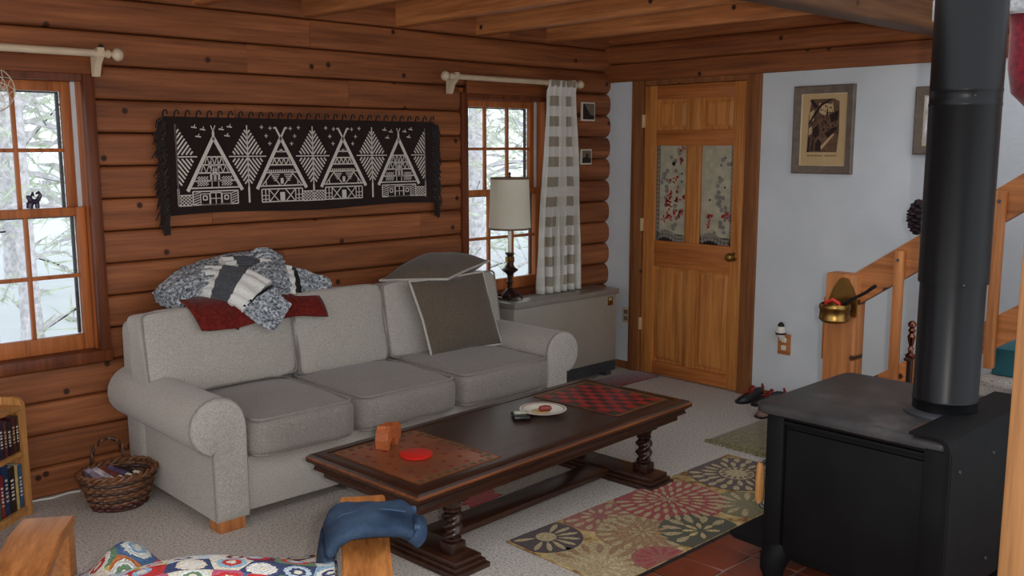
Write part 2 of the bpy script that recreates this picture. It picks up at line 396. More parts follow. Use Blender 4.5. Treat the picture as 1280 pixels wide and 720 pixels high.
window('window_1', 'double-hung wooden window at the left edge, beside the bookcase', W1[0], W1[1], (-.02, .04))
window('window_2', 'double-hung wooden window behind the table lamp and curtain', W2[0], W2[1], (.03, -.03))
# ---- door wall (right)
wr = empty('wall_right'); tag(wr, 'white textured drywall with timber header around the panelled door', 'wall', kind='structure')
DL, DR, DT = -.369, -1.193, 2.04
B('drywall', 'drywall', wr, (0, .1, DL+.1, .15, 0, 2.08), (0, .1, -6.2, DR-.1, 0, 2.08))
B('header_beam', 'logy', wr, (-.035, .1, -2.42, .1, 2.078, 2.2), bev=.008)
B('header_beam', 'logy', wr, (-.02, .1, -6.2, -2.42, 2.078, 2.2), bev=.008)
for i, (z0, z1) in enumerate(((2.202, 2.335), (2.337, 2.49), (2.492, 2.62))):
    bm = bmesh.new(); pf = []
    for j in range(9):
        s = math.sin(PI/2*(-1+j/4)); pf.append((-.04*(max(0, 1-abs(s)**2.5))**.55, (z0+z1)/2+(z1-z0)/2*s))
    quadstrip(bm, [[(x, y, z) for x, z in pf+[(.1, z1), (.1, z0)]] for y in (-6.2, .1)]); obj('log', bm, 'logy', wr, 60)
B('upper_wall', 'drywall', wr, (0, .1, -6.2, -2.4, 2.62, 4.6))
B('casing', 'postv', wr, (-.03, .1, DL+.004, DL+.104, 0, 2.078), bev=.006)
B('casing', 'postv', wr, (-.03, .1, DR-.104, DR-.004, 0, 2.078), bev=.006)
B('stop', 'postv', wr, (-.01, .1, DR, DL, DT+.004, 2.078))
B('light_leak_backing', 'drywall', wr, (.101, .14, -6.2, .18, -.12, 2.62))  # unseen sheet added behind the door wall to stop light leaks
bb = B('baseboard_right', 'postv', None, (-.014, -.0005, -2.2, DR-.105, 0, .055), (-.014, -.0005, DL+.105, -.02, 0, .055), bev=.003); tag(bb, 'low brown wooden baseboard along the white wall', 'baseboard', kind='structure')
# door: stiles, rails, raised panels, two glass lights
dr = empty('door_1', (0, DL, 0)); tag(dr, 'honey pine panelled door with two lace-curtained glass lights', 'door', kind='structure')
w = DL-DR
def dbox(n, m, y0, y1, z0, z1, x0=-.012, x1=.03, bev=.003): return B(n, m, dr, (x0, x1, -y1, -y0, z0, z1), bev=bev)
a1, a2, c1, c2 = .105, w-.09, .362, .478
dbox('stile', 'door', .003, a1, .006, DT); dbox('stile', 'door', a2, w-.003, .006, DT)
for z0, z1 in ((.006, .10), (.79, .97), (1.63, 1.735), (1.945, DT)): dbox('rail', 'doorh', a1, a2, z0, z1, -.011)
dbox('mullion', 'door', c1, c2, 1.735, 1.945, -.0115); dbox('mullion', 'door', c1, c2, .97, 1.63, -.0115); dbox('mullion', 'door', c1+.01, c2-.01, .10, .79, -.0115)
for (y0, y1), zz in (((a1, c1), (1.735, 1.945)), ((c2, a2), (1.735, 1.945)), ((a1, c1+.01), (.10, .79)), ((c2-.01, a2), (.10, .79))):
    bm = bmesh.new(); box(bm, .004, .028, -y1, -y0, zz[0], zz[1])
    q = [[(x, -y1+d, zz[0]+d), (x, -y0-d, zz[0]+d), (x, -y0-d, zz[1]-d), (x, -y1+d, zz[1]-d)] for x, d in ((.006, .016), (-.006, .038), (-.006, .04))]
    quadstrip(bm, q); obj('panel', bm, 'door', dr)
random.seed(3)
for y0, y1, red in ((a1, c1, 1), (c2, a2, 0)):
    z0, z1 = .97, 1.63
    ln = dbox('lace_curtain', 'lace', y0, y1, z0, z1, .012, .014, 0)
    dbox('glass_light', 'glass', y0, y1, z0, z1, .001, .004, 0)
    bm = bmesh.new(); bd = bmesh.new(); br = bmesh.new(); bg2 = bmesh.new()
    side = y0 if red else y1
    def dot(bmx, y, z, r, n=7): poly(bmx, [(-y+r*math.cos(2*PI*i/n), z+r*math.sin(2*PI*i/n)) for i in range(n)], .0075, 'x', .003)
    box(bd, .009, .0115, -y1, -y0, z0, z0+.05); box(bd, .009, .0115, -(side+.022 if red else side), -(side if red else side-.022), z0, z1)
    for i in range(22): dot(bm, side+(.012 if red else -.012), z0+.015+i*.03, .0148)
    for i in range(9):
        for r_ in range(2): dot(bm, y0+.02+i*.027, z0+.02+r_*.028+.018*math.sin(i*.7), .0148)
    for i in range(26):
        t_ = random.random(); yy = (y0+y1)/2+(-.02 if red else .03)+.05*math.sin(t_*9)+random.uniform(-.05, .05); zz_ = z0+.08+t_*.57
        dot(bm, yy, zz_, random.uniform(.012, .018))
    for i in range(20 if red else 5):
        yy = random.uniform(y0+.06, y1-.02); zz_ = random.uniform(z0+.12, z1-.02) if red else random.uniform(z0+.12, z0+.22)
        for k in range(4):
            an = random.random()*6.28; c_ = (-yy+.016*math.cos(an), zz_+.016*math.sin(an))
            poly(br, [(c_[0]+.014*math.cos(an), c_[1]+.014*math.sin(an)), (c_[0]-.006*math.sin(an), c_[1]+.006*math.cos(an)), (c_[0]-.014*math.cos(an), c_[1]-.014*math.sin(an)), (c_[0]+.006*math.sin(an), c_[1]-.006*math.cos(an))], .006, 'x', .002)
    for i in range(6): dot(bg2, random.uniform(y0+.06, y1-.03), random.uniform(z0+.15, z1-.05), .009, 4)
    obj('lace_edge', bd, 'art_dark', ln); 
    for nm_, b_, m_ in (('lace_dots', bm, 'lacegrey'), ('embroidered_flowers', br, 'red'), ('embroidered_leaves', bg2, 'teal')): obj(nm_, b_, m_, ln)['kind'] = 'stuff'
bm = bmesh.new(); lathe(bm, [(0, .0), (.03, .0), (.03, -.006), (.011, -.012), (.011, -.03), (.024, -.038), (.029, -.052), (.024, -.066), (.01, -.072), (0, -.072)], 20, (-.012, -w+.062, .905), 'x')
obj('door_knob', bm, 'brass', dr)
for z in (.36, 1.075, 1.80): B('hinge', 'framegold', dr, (-.034, -.012, -.010, .006, z-.045, z+.045), bev=.002)
# ---- ceiling: joists along the room, one cross beam
ce = empty('ceiling'); tag(ce, 'timber ceiling of pine joists resting on a cross beam', 'ceiling', kind='structure')
for i in range(8):
    x = -.62-.623*i; B('joist', 'joist', ce, (x-.045, x+.045, -2.395, -.0, 2.317, 2.52), bev=.022, seg=3)
B('cross_beam', 'beam', ce, (-7.2, -.001, -2.52, -2.392, 2.2, 2.52), bev=.02, seg=3)
for i in range(17):
    y = -2.52+i*.148; B('ceiling_board', 'joist', ce, (-7.2, .0, y, y+.145, 2.52, 2.545), bev=0)
# ---- partition end at the right edge, near the camera
pw = B('wall_partition', 'drywall', None, (-4.0, -3.86, -5.6, -4.2125, 0, 2.3)); tag(pw, 'white partition wall just entering at the bottom right corner', 'wall', kind='structure')
tr = B('trim_1', 'trimoak', None, (-4.008, -3.852, -4.212, -4.180, 0, 2.3), bev=.003); tag(tr, 'light oak vertical trim on the partition end at the right edge', 'trim', kind='structure')

# ================================================================== OUTSIDE
g = bmesh.new(); n = 30
vv = [[g.verts.new((-16+34*i/n, .6+34*j/n, -.75+.35*nz((i*.5, j*.5, 0), 1, 2)+.05*j)) for i in range(n+1)] for j in range(n+1)]
for j in range(n):
    for i in range(n): g.faces.new((vv[j][i], vv[j][i+1], vv[j+1][i+1], vv[j+1][i]))
sg = obj('snowy_ground', g, 'snow'); tag(sg, 'snow-covered ground outside the windows', 'ground', kind='structure')
random.seed(21)
def tree(x, y, r, h, label, grp=None, leaf=70):
    t = empty('pine_tree', (x, y, -.7)); tag(t, label, 'tree', grp)
    bm = bmesh.new(); pts = []; rr = []
    for i in range(9): pts.append((.05*nz((i, x, y), .5, 1), .05*nz((i, y, x), .5, 2), h*i/8)); rr.append(r*(1-.55*i/8)*(1.25 if i == 0 else 1))
    tube(bm, pts, rr, 12); obj('trunk', bm, 'bark', t)
    bm = bmesh.new(); lf = bmesh.new()
    for i in range(16):
        z = random.uniform(.7, min(h, 5.5)); a = random.random()*6.28; L_ = random.uniform(.5, 1.5); q = []
        for k in range(5): q.append((math.cos(a)*L_*k/4, math.sin(a)*L_*k/4, z+.12*L_*math.sin(k)-.15*L_*(k/4)**2+random.uniform(-.04, .04)))
        tube(bm, q, [.022*(1-.2*k) for k in range(5)], 5)
        for k in range(leaf):
            s = random.uniform(.35, 1); j = s*4; j0 = min(3, int(j)); p = Vector(q[j0]).lerp(Vector(q[j0+1]), j-j0)
            d = Vector((random.gauss(0, 1), random.gauss(0, 1), random.gauss(0, .7))).normalized()*random.uniform(.06, .16); u = d.orthogonal().normalized()*.006
            lf.faces.new([lf.verts.new(p+v_) for v_ in (-u, u, d)])
    obj('branches', bm, 'bark', t)['kind'] = 'stuff'; obj('needles', lf, 'needles', t, fix=False)['kind'] = 'stuff'
tree(-3.34, 3.4, .13, 7, 'broad grey pine trunk nearest the left window, behind the figurine', leaf=30)
tree(-4.05, 5.6, .12, 7, 'slimmer grey pine trunk further back in the left window', leaf=40)
tree(.55, 2.9, .10, 7, 'slim pine close outside the window behind the lamp', leaf=60)
for i, (x, y) in enumerate(((-2.1, 6.5), (-3.0, 9), (-1.2, 10), (1.9, 4.2), (2.6, 6.3), (4.2, 6.2), (5.2, 8.8), (3.3, 10.4), (7.5, 10), (-5, 8), (.2, 9), (6.6, 7.0))):
    tree(x, y, random.uniform(.09, .16), 8, 'distant pine tree in the snowy woods outside the windows', 'woods outside the windows', 90)

# ================================================================== SOFA
so = empty('sofa', (-2.54, -.55, 0)); tag(so, 'long light grey rolled-arm sofa with three seat cushions along the log wall', 'sofa')
SX, SY = -2.54, -.55
def sl(x): return x-SX
def sy(y): return y-SY
def soft(name, mat, parent, sx, sy_, sz, loc, ex=5, puff=0, wr=.0, rot=(0, 0, 0), seed=0, n=14):
    bm = bmesh.new(); mm = Matrix.Translation(loc) @ (Matrix.Rotation(rot[2], 4, 'Z') @ Matrix.Rotation(rot[1], 4, 'Y') @ Matrix.Rotation(rot[0], 4, 'X'))
    cushion(bm, sx, sy_, sz, ex, puff, n, wr, seed, mm); return obj(name, bm, mat, parent, 60)
bm = bmesh.new(); box(bm, sl(-3.46), sl(-1.625), sy(-.965), sy(-.12), .05, .30, bev=.02); obj('seat_base', bm, 'sofa', so)
bm = bmesh.new(); box(bm, sl(-3.63), sl(-1.465), sy(-.30), sy(-.09), .10, .815, bev=.05, seg=4); obj('back_frame', bm, 'sofa', so)
for sgn, xin in ((-1, -3.463), (1, -1.622)):
    def P(u): return sl(xin+sgn*u)
    cx, cz, r = .125, .465, .122
    prof = [(0, .05), (0, .44)]
    for i in range(15):
        an = R(8+i*(250-8)/14); prof.append((cx-r*math.cos(an), cz+r*math.sin(an)))
    prof += [(.15, .36), (.147, .05)]
    bm = bmesh.new(); pr = [(P(u), z) for u, z in prof]
    prism(bm, pr, sy(-.985), sy(-.11)); a = obj('arm', bm, 'sofa', so, 50)
    c = (sum(p[0] for p in pr)/len(pr), sum(p[1] for p in pr)/len(pr))
    bm = bmesh.new(); q = [[(c[0]+(x-c[0])*k, y, c[1]+(z-c[1])*k) for x, z in pr] for k, y in ((1, sy(-.984)), (1.0, sy(-.996)), (.96, sy(-1.004)), (.9, sy(-1.006)))]
    quadstrip(bm, q); obj('arm_front_panel', bm, 'sofa', a, 30)
    bm = bmesh.new(); tube(bm, [(x, sy(-.987), z) for x, z in pr], .006, 6); obj('piping', bm, 'sofaseat', a)
for x0, x1, sd in ((-3.455, -2.915, 1), (-2.915, -2.295, 2), (-2.295, -1.628, 3)):
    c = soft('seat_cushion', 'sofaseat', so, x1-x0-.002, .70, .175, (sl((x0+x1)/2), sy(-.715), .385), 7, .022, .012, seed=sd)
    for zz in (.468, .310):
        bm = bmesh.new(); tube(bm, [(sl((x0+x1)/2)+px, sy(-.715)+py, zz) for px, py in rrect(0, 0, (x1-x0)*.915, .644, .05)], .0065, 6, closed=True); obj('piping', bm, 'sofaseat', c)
for x0, x1, sd in ((-3.66, -2.885, 4), (-2.885, -2.325, 5), (-2.325, -1.47, 6)):
    c = soft('back_cushion', 'sofa', so, x1-x0-.004, .43 if sd > 4 else .40, .19, (sl((x0+x1)/2), sy(-.355), .665 if sd > 4 else .672), 11, .02, .014, (R(80), 0, 0), sd)
    ww, hh = (x1-x0-.004)/2, (.215 if sd > 4 else .20); mm = Matrix.Translation((sl((x0+x1)/2), sy(-.355), .665 if sd > 4 else .672)) @ Matrix.Rotation(R(80), 4, 'X')
    bm = bmesh.new(); tube(bm, [mm @ Vector((px, py, .083)) for px, py in rrect(0, 0, 2*ww-.022, 2*hh-.022, .025)], .006, 6, closed=True); obj('piping', bm, 'sofaseat', c)
for x in (-3.545, -1.54): B('foot', 'stair', so, (sl(x)-.06, sl(x)+.06, sy(-1.0), sy(-.90), 0, .052), bev=.004)
for x in (-3.545, -1.54): B('foot', 'stair', so, (sl(x)-.06, sl(x)+.06, sy(-.22), sy(-.12), 0, .052), bev=.004)
# ---- throw pillows
def pillow4(name, label, corners, thick, mat, wr=.01, seed=0):
    A, Bc, C, D = [Vector(c) for c in corners]; ctr = (A+Bc+C+D)/4
    nrm = ((C-A).cross(D-Bc)).normalized(); n = 18; bm = bmesh.new(); top = {}; bot = {}
    for i in range(n+1):
        for j in range(n+1):
            u, v = i/n, j/n; p = A.lerp(Bc, u).lerp(D.lerp(C, u), v)
            k = (max(0, 1-(2*u-1)**2)**.55)*(max(0, 1-(2*v-1)**2)**.55)
            p = p.lerp(ctr, .05*(1-abs(2*u-1))*(abs(2*v-1)**3)+.05*(1-abs(2*v-1))*(abs(2*u-1)**3))
            d = nrm*(thick*k+wr*nz(p, 11, seed)*k)
            top[i, j] = p+d; bot[i, j] = p-d*.8
    for g_ in (top, bot):
        vv_ = {k: bm.verts.new(p-ctr) for k, p in g_.items()}
        for i in range(n):
            for j in range(n): bm.faces.new((vv_[i, j], vv_[i+1, j], vv_[i+1, j+1], vv_[i, j+1]))
    bmesh.ops.remove_doubles(bm, verts=bm.verts, dist=.0006)
    o = empty(name, ctr); tag(o, label, 'pillow', 'taupe pillows on the sofa'); obj('cover', bm, mat, o, 70)
    rim = [(i, 0) for i in range(n)]+[(n, j) for j in range(n)]+[(n-i, n) for i in range(n)]+[(0, n-j) for j in range(n)]
    bm = bmesh.new(); tube(bm, [top[k]-ctr for k in rim], .007, 6, closed=True); obj('piping', bm, 'piping', o)
    return o
pillow4('throw_pillow', 'square taupe pillow with pale piping leaning upright in the sofa corner', ((-2.13, -.60, .475), (-1.61, -.61, .475), (-1.665, -.505, .90), (-2.205, -.505, .895)), .085, 'taupe', seed=1)
pillow4('throw_pillow', 'taupe pillow lying flat on top of the sofa back', ((-2.26, -.31, .885), (-2.00, -.585, .895), (-1.48, -.36, .935), (-1.76, -.11, .93)), .10, 'taupe', seed=2)

# ---- rust cloth on the sofa back
rc = bmesh.new(); n, m_ = 30, 16; g_ = {}
path = [(-.19, .885), (-.24, .897), (-.30, .903), (-.36, .898), (-.41, .88), (-.445, .85), (-.463, .81), (-.472, .775)]
def pathat(t):
    f = t*(len(path)-1); i = min(len(path)-2, int(f)); a_, b_ = path[i], path[i+1]; return a_[0]+(b_[0]-a_[0])*(f-i), a_[1]+(b_[1]-a_[1])*(f-i)
for i in range(n+1):
    u = i/n; x = -3.46+.73*u
    tm = .92+.08*math.sin(u*5+1)-(.10 if .46 < u < .6 else 0)
    for j in range(m_+1):
        y, z = pathat(j/m_*tm); z -= .045*u*(j/m_)+.0
        k = .012*nz((x, y, z), 8, 3)
        g_[i, j] = rc.verts.new((x+.06*(j/m_)*(1 if u < .3 else .2)+k, y-.012+k*.5, z+k*.6))
for i in range(n):
    for j in range(m_): rc.faces.new((g_[i, j], g_[i+1, j], g_[i+1, j+1], g_[i, j+1]))
ob = obj('rust_cloth', rc, 'rust', None, 70); md = ob.modifiers.new('t', 'SOLIDIFY'); md.thickness = .012; md.offset = 1
tag(ob, 'folded rust-red cloth draped over the sofa back under the sweater', 'cloth')
# ---- knitted sweater: sleeves as ribbed flattened tubes, bands as parts
sw = empty('knitted_sweater', (-3.05, -.28, .88)); tag(sw, 'crumpled grey marled hand-knit sweater with white and charcoal bands on the sofa back', 'sweater')
SW = Vector((-3.05, -.28, .88))
def sleeve(name, mat, pts, wid, thk, side, seed=0, seg=48, rib=.007):
    """ribbed flattened tube through world points; side = width direction"""
    pts = [Vector(p) for p in pts]; fine = []
    N = max(6, 5*(len(pts)-1))
    for i in range(N+1):
        f = i/N*(len(pts)-1); k = min(len(pts)-2, int(f)); t = f-k
        p0, p1, p2, p3 = pts[max(0, k-1)], pts[k], pts[k+1], pts[min(len(pts)-1, k+2)]
        fine.append(.5*((2*p1)+(p2-p0)*t+(2*p0-5*p1+4*p2-p3)*t*t+(3*p1-p0-3*p2+p3)*t**3))
    rings = []
    for i, p in enumerate(fine):
        t = (fine[min(i+1, N)]-fine[max(0, i-1)]).normalized(); s_ = Vector(side); s_ = (s_-t*s_.dot(t)).normalized(); u = t.cross(s_)
        if u.z < 0: u = -u
        f = i/N; wv = wid[0]+(wid[1]-wid[0])*f; ring = []
        for k in range(seg):
            a = 2*PI*k/seg; c, s2 = math.cos(a), math.sin(a)
            c = math.copysign(abs(c)**.8, c); s2 = math.copysign(abs(s2)**.8, s2)
            q = p+s_*c*wv/2+u*s2*thk/2*(1+.25*nz(p, 14, seed))
            q += (s_*c+u*s2)*(rib*math.sin(a*12)+.008*nz(q, 17, seed)); ring.append(q-SW)
        rings.append(ring)
    bm = bmesh.new(); quadstrip(bm, rings); return obj(name, bm, mat, sw, 80)
sd = (-.45, .25, -.45)
P0, P1, P2, P3, P4, P5 = (-3.28, -.24, .97), (-3.22, -.31, .962), (-3.16, -.37, .952), (-3.10, -.43, .915), (-3.07, -.475, .865), (-2.995, -.515, .795)
def lp(a, b, t): return tuple(a[i]+(b[i]-a[i])*t for i in range(3))
sdv = (.62, .25, .50)
sleeve('white_band', 'white_yarn', [P0, lp(P0, P1, .5), P1], (.20, .215), .075, sdv, 1)
sleeve('charcoal_band', 'charcoal_yarn', [lp(P0, P1, .98), lp(P1, P2, .6), lp(P2, P3, .15)], (.215, .22), .082, sdv, 2)
sleeve('white_band', 'white_yarn', [lp(P2, P3, .13), lp(P2, P3, .7), lp(P3, P4, .35)], (.225, .225), .08, sdv, 3)
sleeve('black_stripe', 'black_yarn', [lp(P3, P4, .33), lp(P3, P4, .5)], (.215, .21), .083, sdv, 4, rib=.002)
sleeve('sleeve_cuff', 'marl', [lp(P3, P4, .5), P4, lp(P4, P5, .5), P5], (.215, .16), .07, sdv, 5)
sleeve('body_fold', 'marl', [(-3.47, -.27, .905), (-3.40, -.25, .945), (-3.30, -.22, .975), (-3.20, -.20, .985)], (.17, .22), .10, (.1, 1, .3), 6)
sleeve('body_fold', 'marl', [(-3.30, -.17, .955), (-3.10, -.15, .99), (-2.92, -.15, 1.0), (-2.80, -.17, .975)], (.20, .22), .13, (.1, 1, .5), 7)
sleeve('body_fold', 'marl', [(-3.05, -.33, .93), (-2.97, -.32, .965), (-2.90, -.31, .955), (-2.86, -.31, .94)], (.16, .22), .11, (.2, .8, .6), 8)
sleeve('collar', 'charcoal_yarn', [(-3.08, -.21, 1.035), (-3.02, -.22, 1.03), (-2.96, -.24, 1.015)], (.10, .09), .06, (0, 1, .6), 9)
sleeve('shoulder_band', 'white_yarn', [(-3.14, -.21, 1.03), (-3.08, -.21, 1.035)], (.10, .10), .062, (0, 1, .6), 10)
sleeve('shoulder_band', 'white_yarn', [(-2.96, -.24, 1.015), (-2.90, -.25, 1.005)], (.09, .09), .062, (0, 1, .6), 11)
sleeve('white_band', 'white_yarn', [(-2.86, -.33, .945), (-2.83, -.335, .94)], (.17, .17), .085, (.15, .6, .8), 12)
sleeve('black_stripe', 'black_yarn', [(-2.83, -.335, .94), (-2.81, -.335, .937)], (.165, .165), .086, (.15, .6, .8), 13, rib=.002)
sleeve('sleeve_cuff', 'marl', [(-2.81, -.335, .937), (-2.74, -.34, .915), (-2.66, -.35, .885), (-2.63, -.35, .87)], (.165, .12), .075, (.15, .6, .8), 14)
sleeve('body_fold', 'marl', [(-2.95, -.14, 1.0), (-2.90, -.14, 1.05), (-2.85, -.15, 1.045), (-2.82, -.17, 1.0)], (.11, .13), .07, (.1, .9, .4), 15)

# ================================================================== HEATER, LAMP, CURTAIN, RODS
ht = empty('storage_heater', (-.71, -.18, 0)); tag(ht, 'grey enamelled storage heater cabinet under the right window', 'heater')
B('cabinet', 'heater', ht, (-.51, .50, -.125, .115, .055, .592), bev=.004)
B('top_panel', 'heatertop', ht, (-.515, .51, -.14, .115, .592, .63), bev=.006)
gr = B('grille', 'grille', ht, (-.50, .49, -.128, -.1, .04, .115))
for i in range(5): B('louvre', 'grille', gr, (-.50, .49, -.136, -.124, .05+i*.013, .056+i*.013))
for x in (-.45, .45): B('foot', 'grille', ht, (x-.03, x+.03, -.10, .09, 0, .055))
dp = B('control_display', 'brass', ht, (.405, .455, -.129, -.122, .515, .575)); B('lit_screen', 'screen', dp, (.41, .44, -.1305, -.128, .55, .57))
# lamp
lm = empty('table_lamp', (-1.10, -.14, .63)); tag(lm, 'table lamp with cream drum shade and dark bronze candlestick base on the heater', 'lamp')
bm = bmesh.new(); lathe(bm, [(.0, .018), (.062, .018), (.066, .03), (.05, .045), (.032, .06), (.018, .075), (.016, .10), (.022, .115), (.015, .13), (.018, .16), (.03, .175), (.052, .19), (.055, .20), (.034, .212), (.022, .235), (.02, .29), (.03, .30), (.03, .31), (.014, .312), (0, .312)], 8); obj('base', bm, 'bronze', lm, 25)
for i in range(4):
    a = PI/4+i*PI/2; bm = bmesh.new(); tube(bm, [(math.cos(a)*.045, math.sin(a)*.045, .03), (math.cos(a)*.07, math.sin(a)*.07, .03), (math.cos(a)*.078, math.sin(a)*.078, .012), (math.cos(a)*.084, math.sin(a)*.084, .006)], [.012, .01, .008, .006], 8); obj('foot', bm, 'bronze', lm)
B('brass_inset', 'brass', lm, (-.023, .023, -.023, .023, .242, .284), bev=.006)
bm = bmesh.new(); lathe(bm, [(0, .31), (.013, .31), (.013, .47), (0, .47)], 16); obj('candle_tube', bm, 'ivory', lm)
bm = bmesh.new(); quadstrip(bm, [[(r_*math.cos(2*PI*k/48), r_*math.sin(2*PI*k/48), z_) for k in range(48)] for r_, z_ in ((.138, .465), (.131, .63), (.124, .795))], True, False)
obj('shade', bm, 'shade', lm)
for z0, r0 in ((.462, .1395), (.786, .1262)):
    bm = bmesh.new(); lathe(bm, [(r0-.004, z0), (r0, z0), (r0, z0+.012), (r0-.004, z0+.012)], 40); obj('shade_trim', bm, 'trimband', lm)
bm = bmesh.new()
for i in range(3): a = i*2*PI/3; tube(bm, [(0, 0, .785), (.123*math.cos(a), .123*math.sin(a), .79)], .002, 6)
tube(bm, [(0, 0, .46), (0, 0, .80)], .003, 6); obj('harp', bm, 'brass', lm)
bm = bmesh.new(); lathe(bm, [(0, .795), (.008, .797), (.005, .81), (.01, .82), (.004, .832), (0, .834)], 12); obj('finial', bm, 'bronze', lm)
bm = bmesh.new(); tube(bm, [(-1.15, -.12, .645), (-1.19, -.11, .655), (-1.24, -.10, .66), (-1.27, -.07, .64)], .003, 6); tag(obj('lamp_cord', bm, 'white'), 'thin white cord running from the lamp to the window sill', 'cord')
# curtain rods
def rod(label, x0, x1, y, z, ends):
    t = empty('curtain_rod', ((x0+x1)/2, y, z)); tag(t, label, 'curtain rod', 'painted wooden curtain rods'); h = (x1-x0)/2
    bm = bmesh.new(); tube(bm, [(-h, 0, 0), (h, 0, 0)], .017, 12); obj('pole', bm, 'cream', t)
    for s in ends:
        bm = bmesh.new(); lathe(bm, [(0, 0), (.02, 0), (.02, .012), (.012, .018), (.012, .025), (.026, .036), (.031, .05), (.026, .066), (.012, .076), (0, .078)], 16, (0, 0, 0), 'x')
        if s < 0: bmesh.ops.scale(bm, vec=(-1, 1, 1), verts=bm.verts)
        bmesh.ops.translate(bm, vec=(s*h, 0, 0), verts=bm.verts); obj('finial', bm, 'cream', t)
        bm = bmesh.new(); xx = s*(h-.03); pr = [(.03, .02), (-.02, .025), (-.022, -.012), (-.01, -.02), (.02, -.045), (.045, -.10), (.075, -.10), (.075, .02)]
        prism(bm, pr, xx-.014, xx+.014, 'x'); obj('bracket', bm, 'cream', t)
rod('cream painted curtain rod with ball finial above the left window', -4.6, -3.63, -.15, 2.043, (1,))
rod('cream painted curtain rod above the right window, holding the checked curtain', -1.57, -.475, -.13, 2.045, (-1, 1))
# curtain
def checks():
    t = NT('checked_linen'); uv = t.n('ShaderNodeUVMap'); sp = t.n('ShaderNodeSeparateXYZ'); t.l(uv.outputs[0], sp.inputs[0])
    u = t.math('LESS_THAN', t.math('FRACT', sp.outputs[0]), .5); v = t.math('LESS_THAN', t.math('FRACT', sp.outputs[1]), .5)
    col = t.mix(t.math('MULTIPLY', u, v), lin((214, 210, 202)), lin((158, 148, 132)))
    col = t.mix(t.math('MULTIPLY', t.math('SUBTRACT', 1.0, u), v), col, lin((206, 202, 192)))
    t.bump(t.noise(t.coord(rnd=False), 250, 2), .2, .002); t.m.node_tree.nodes['Principled BSDF'].inputs['Transmission Weight'].default_value = 0
    return t.fin(col, .95, 0, .1)
M['checks'] = checks()
bm = bmesh.new(); uvl = bm.loops.layers.uv.new('UVMap'); n, m_ = 96, 40; G = {}
for j in range(m_+1):
    v = j/m_; z = 2.062-1.428*v; half = .135+.065*min(1, v*1.3); cxm = -.61-.02*v
    for i in range(n+1):
        u = i/n; am = .022+.020*min(1, v*2); ph = u*2*PI*5.5
        x = cxm+half*(2*u-1)+.006*math.sin(ph*2+v*3); y = -.13-am*math.sin(ph+.5*math.sin(v*4))+.012*nz((u*3, v*3, 0), 1, 4)
        if v < .04: y = -.13+(y+.13)*.5-.017
        G[i, j] = bm.verts.new((x+.61, y+.13, z))
for j in range(m_):
    for i in range(n):
        f = bm.faces.new((G[i, j], G[i+1, j], G[i+1, j+1], G[i, j+1]))
        for lp_, (a, b) in zip(f.loops, ((i, j), (i+1, j), (i+1, j+1), (i, j+1))): lp_[uvl].uv = (a/n*2.4+.62, b/m_*10.6+.25)
cu = empty('curtain', (-.61, -.13, 0)); tag(cu, 'beige and white checked tab-top curtain beside the right window', 'curtain')
ob = obj('cloth', bm, 'checks', cu, 80, fix=False); ob.modifiers.new('t', 'SOLIDIFY').thickness = .002
for i in range(5):
    x = -.11+i*.055; B('tab', 'checks', cu, (x-.016, x+.016, -.022, -.019, 2.02, 2.062), (x-.016, x+.016, .018, .021, 2.02, 2.062), (x-.016, x+.016, -.02, .02, 2.062, 2.065))

# ================================================================== WALL PIECES
ta = empty('wall_tapestry', (-2.50, -.06, 1.53)); tag(ta, 'long dark brown woven tapestry with cream gabled houses and trees on the log wall', 'tapestry')
TX, TZ = -2.50, 1.53
bm = bmesh.new(); n = 40
rings = []
for i in range(n+1):
    x = -3.345+i*(1.685/n)-TX; sag = .012*math.sin(i/n*PI*3); y = -.004*math.sin(i*.9)
    rings.append([(x, y+.006, .242), (x, y-.006, .242), (x, y-.006, -.243+sag*.6), (x, y+.006, -.243+sag*.6)])
quadstrip(bm, rings); obj('cloth', bm, 'weave', ta)
PB = bmesh.new(); PY = -.0115
def ps(a, b, w=.006): stroke(PB, (a[0]-TX, a[1]-TZ), (b[0]-TX, b[1]-TZ), w, PY)
def rect(x0, z0, x1, z1, w=.005): ps((x0, z0), (x1, z0), w); ps((x1, z0), (x1, z1), w); ps((x1, z1), (x0, z1), w); ps((x0, z1), (x0, z0), w)
def fill(x0, z0, x1, z1): ps((x0, (z0+z1)/2), (x1, (z0+z1)/2), abs(z1-z0))
def hatch(x0, z0, x1, z1, s=.012):
    k = 0
    x = x0
    while x < x1-.004:
        z = z0+(s/2 if k % 2 else 0)
        while z < z1-.003: fill(x, z, min(x+s*.6, x1), min(z+s*.45, z1)); z += s
        x += s*.6; k += 1
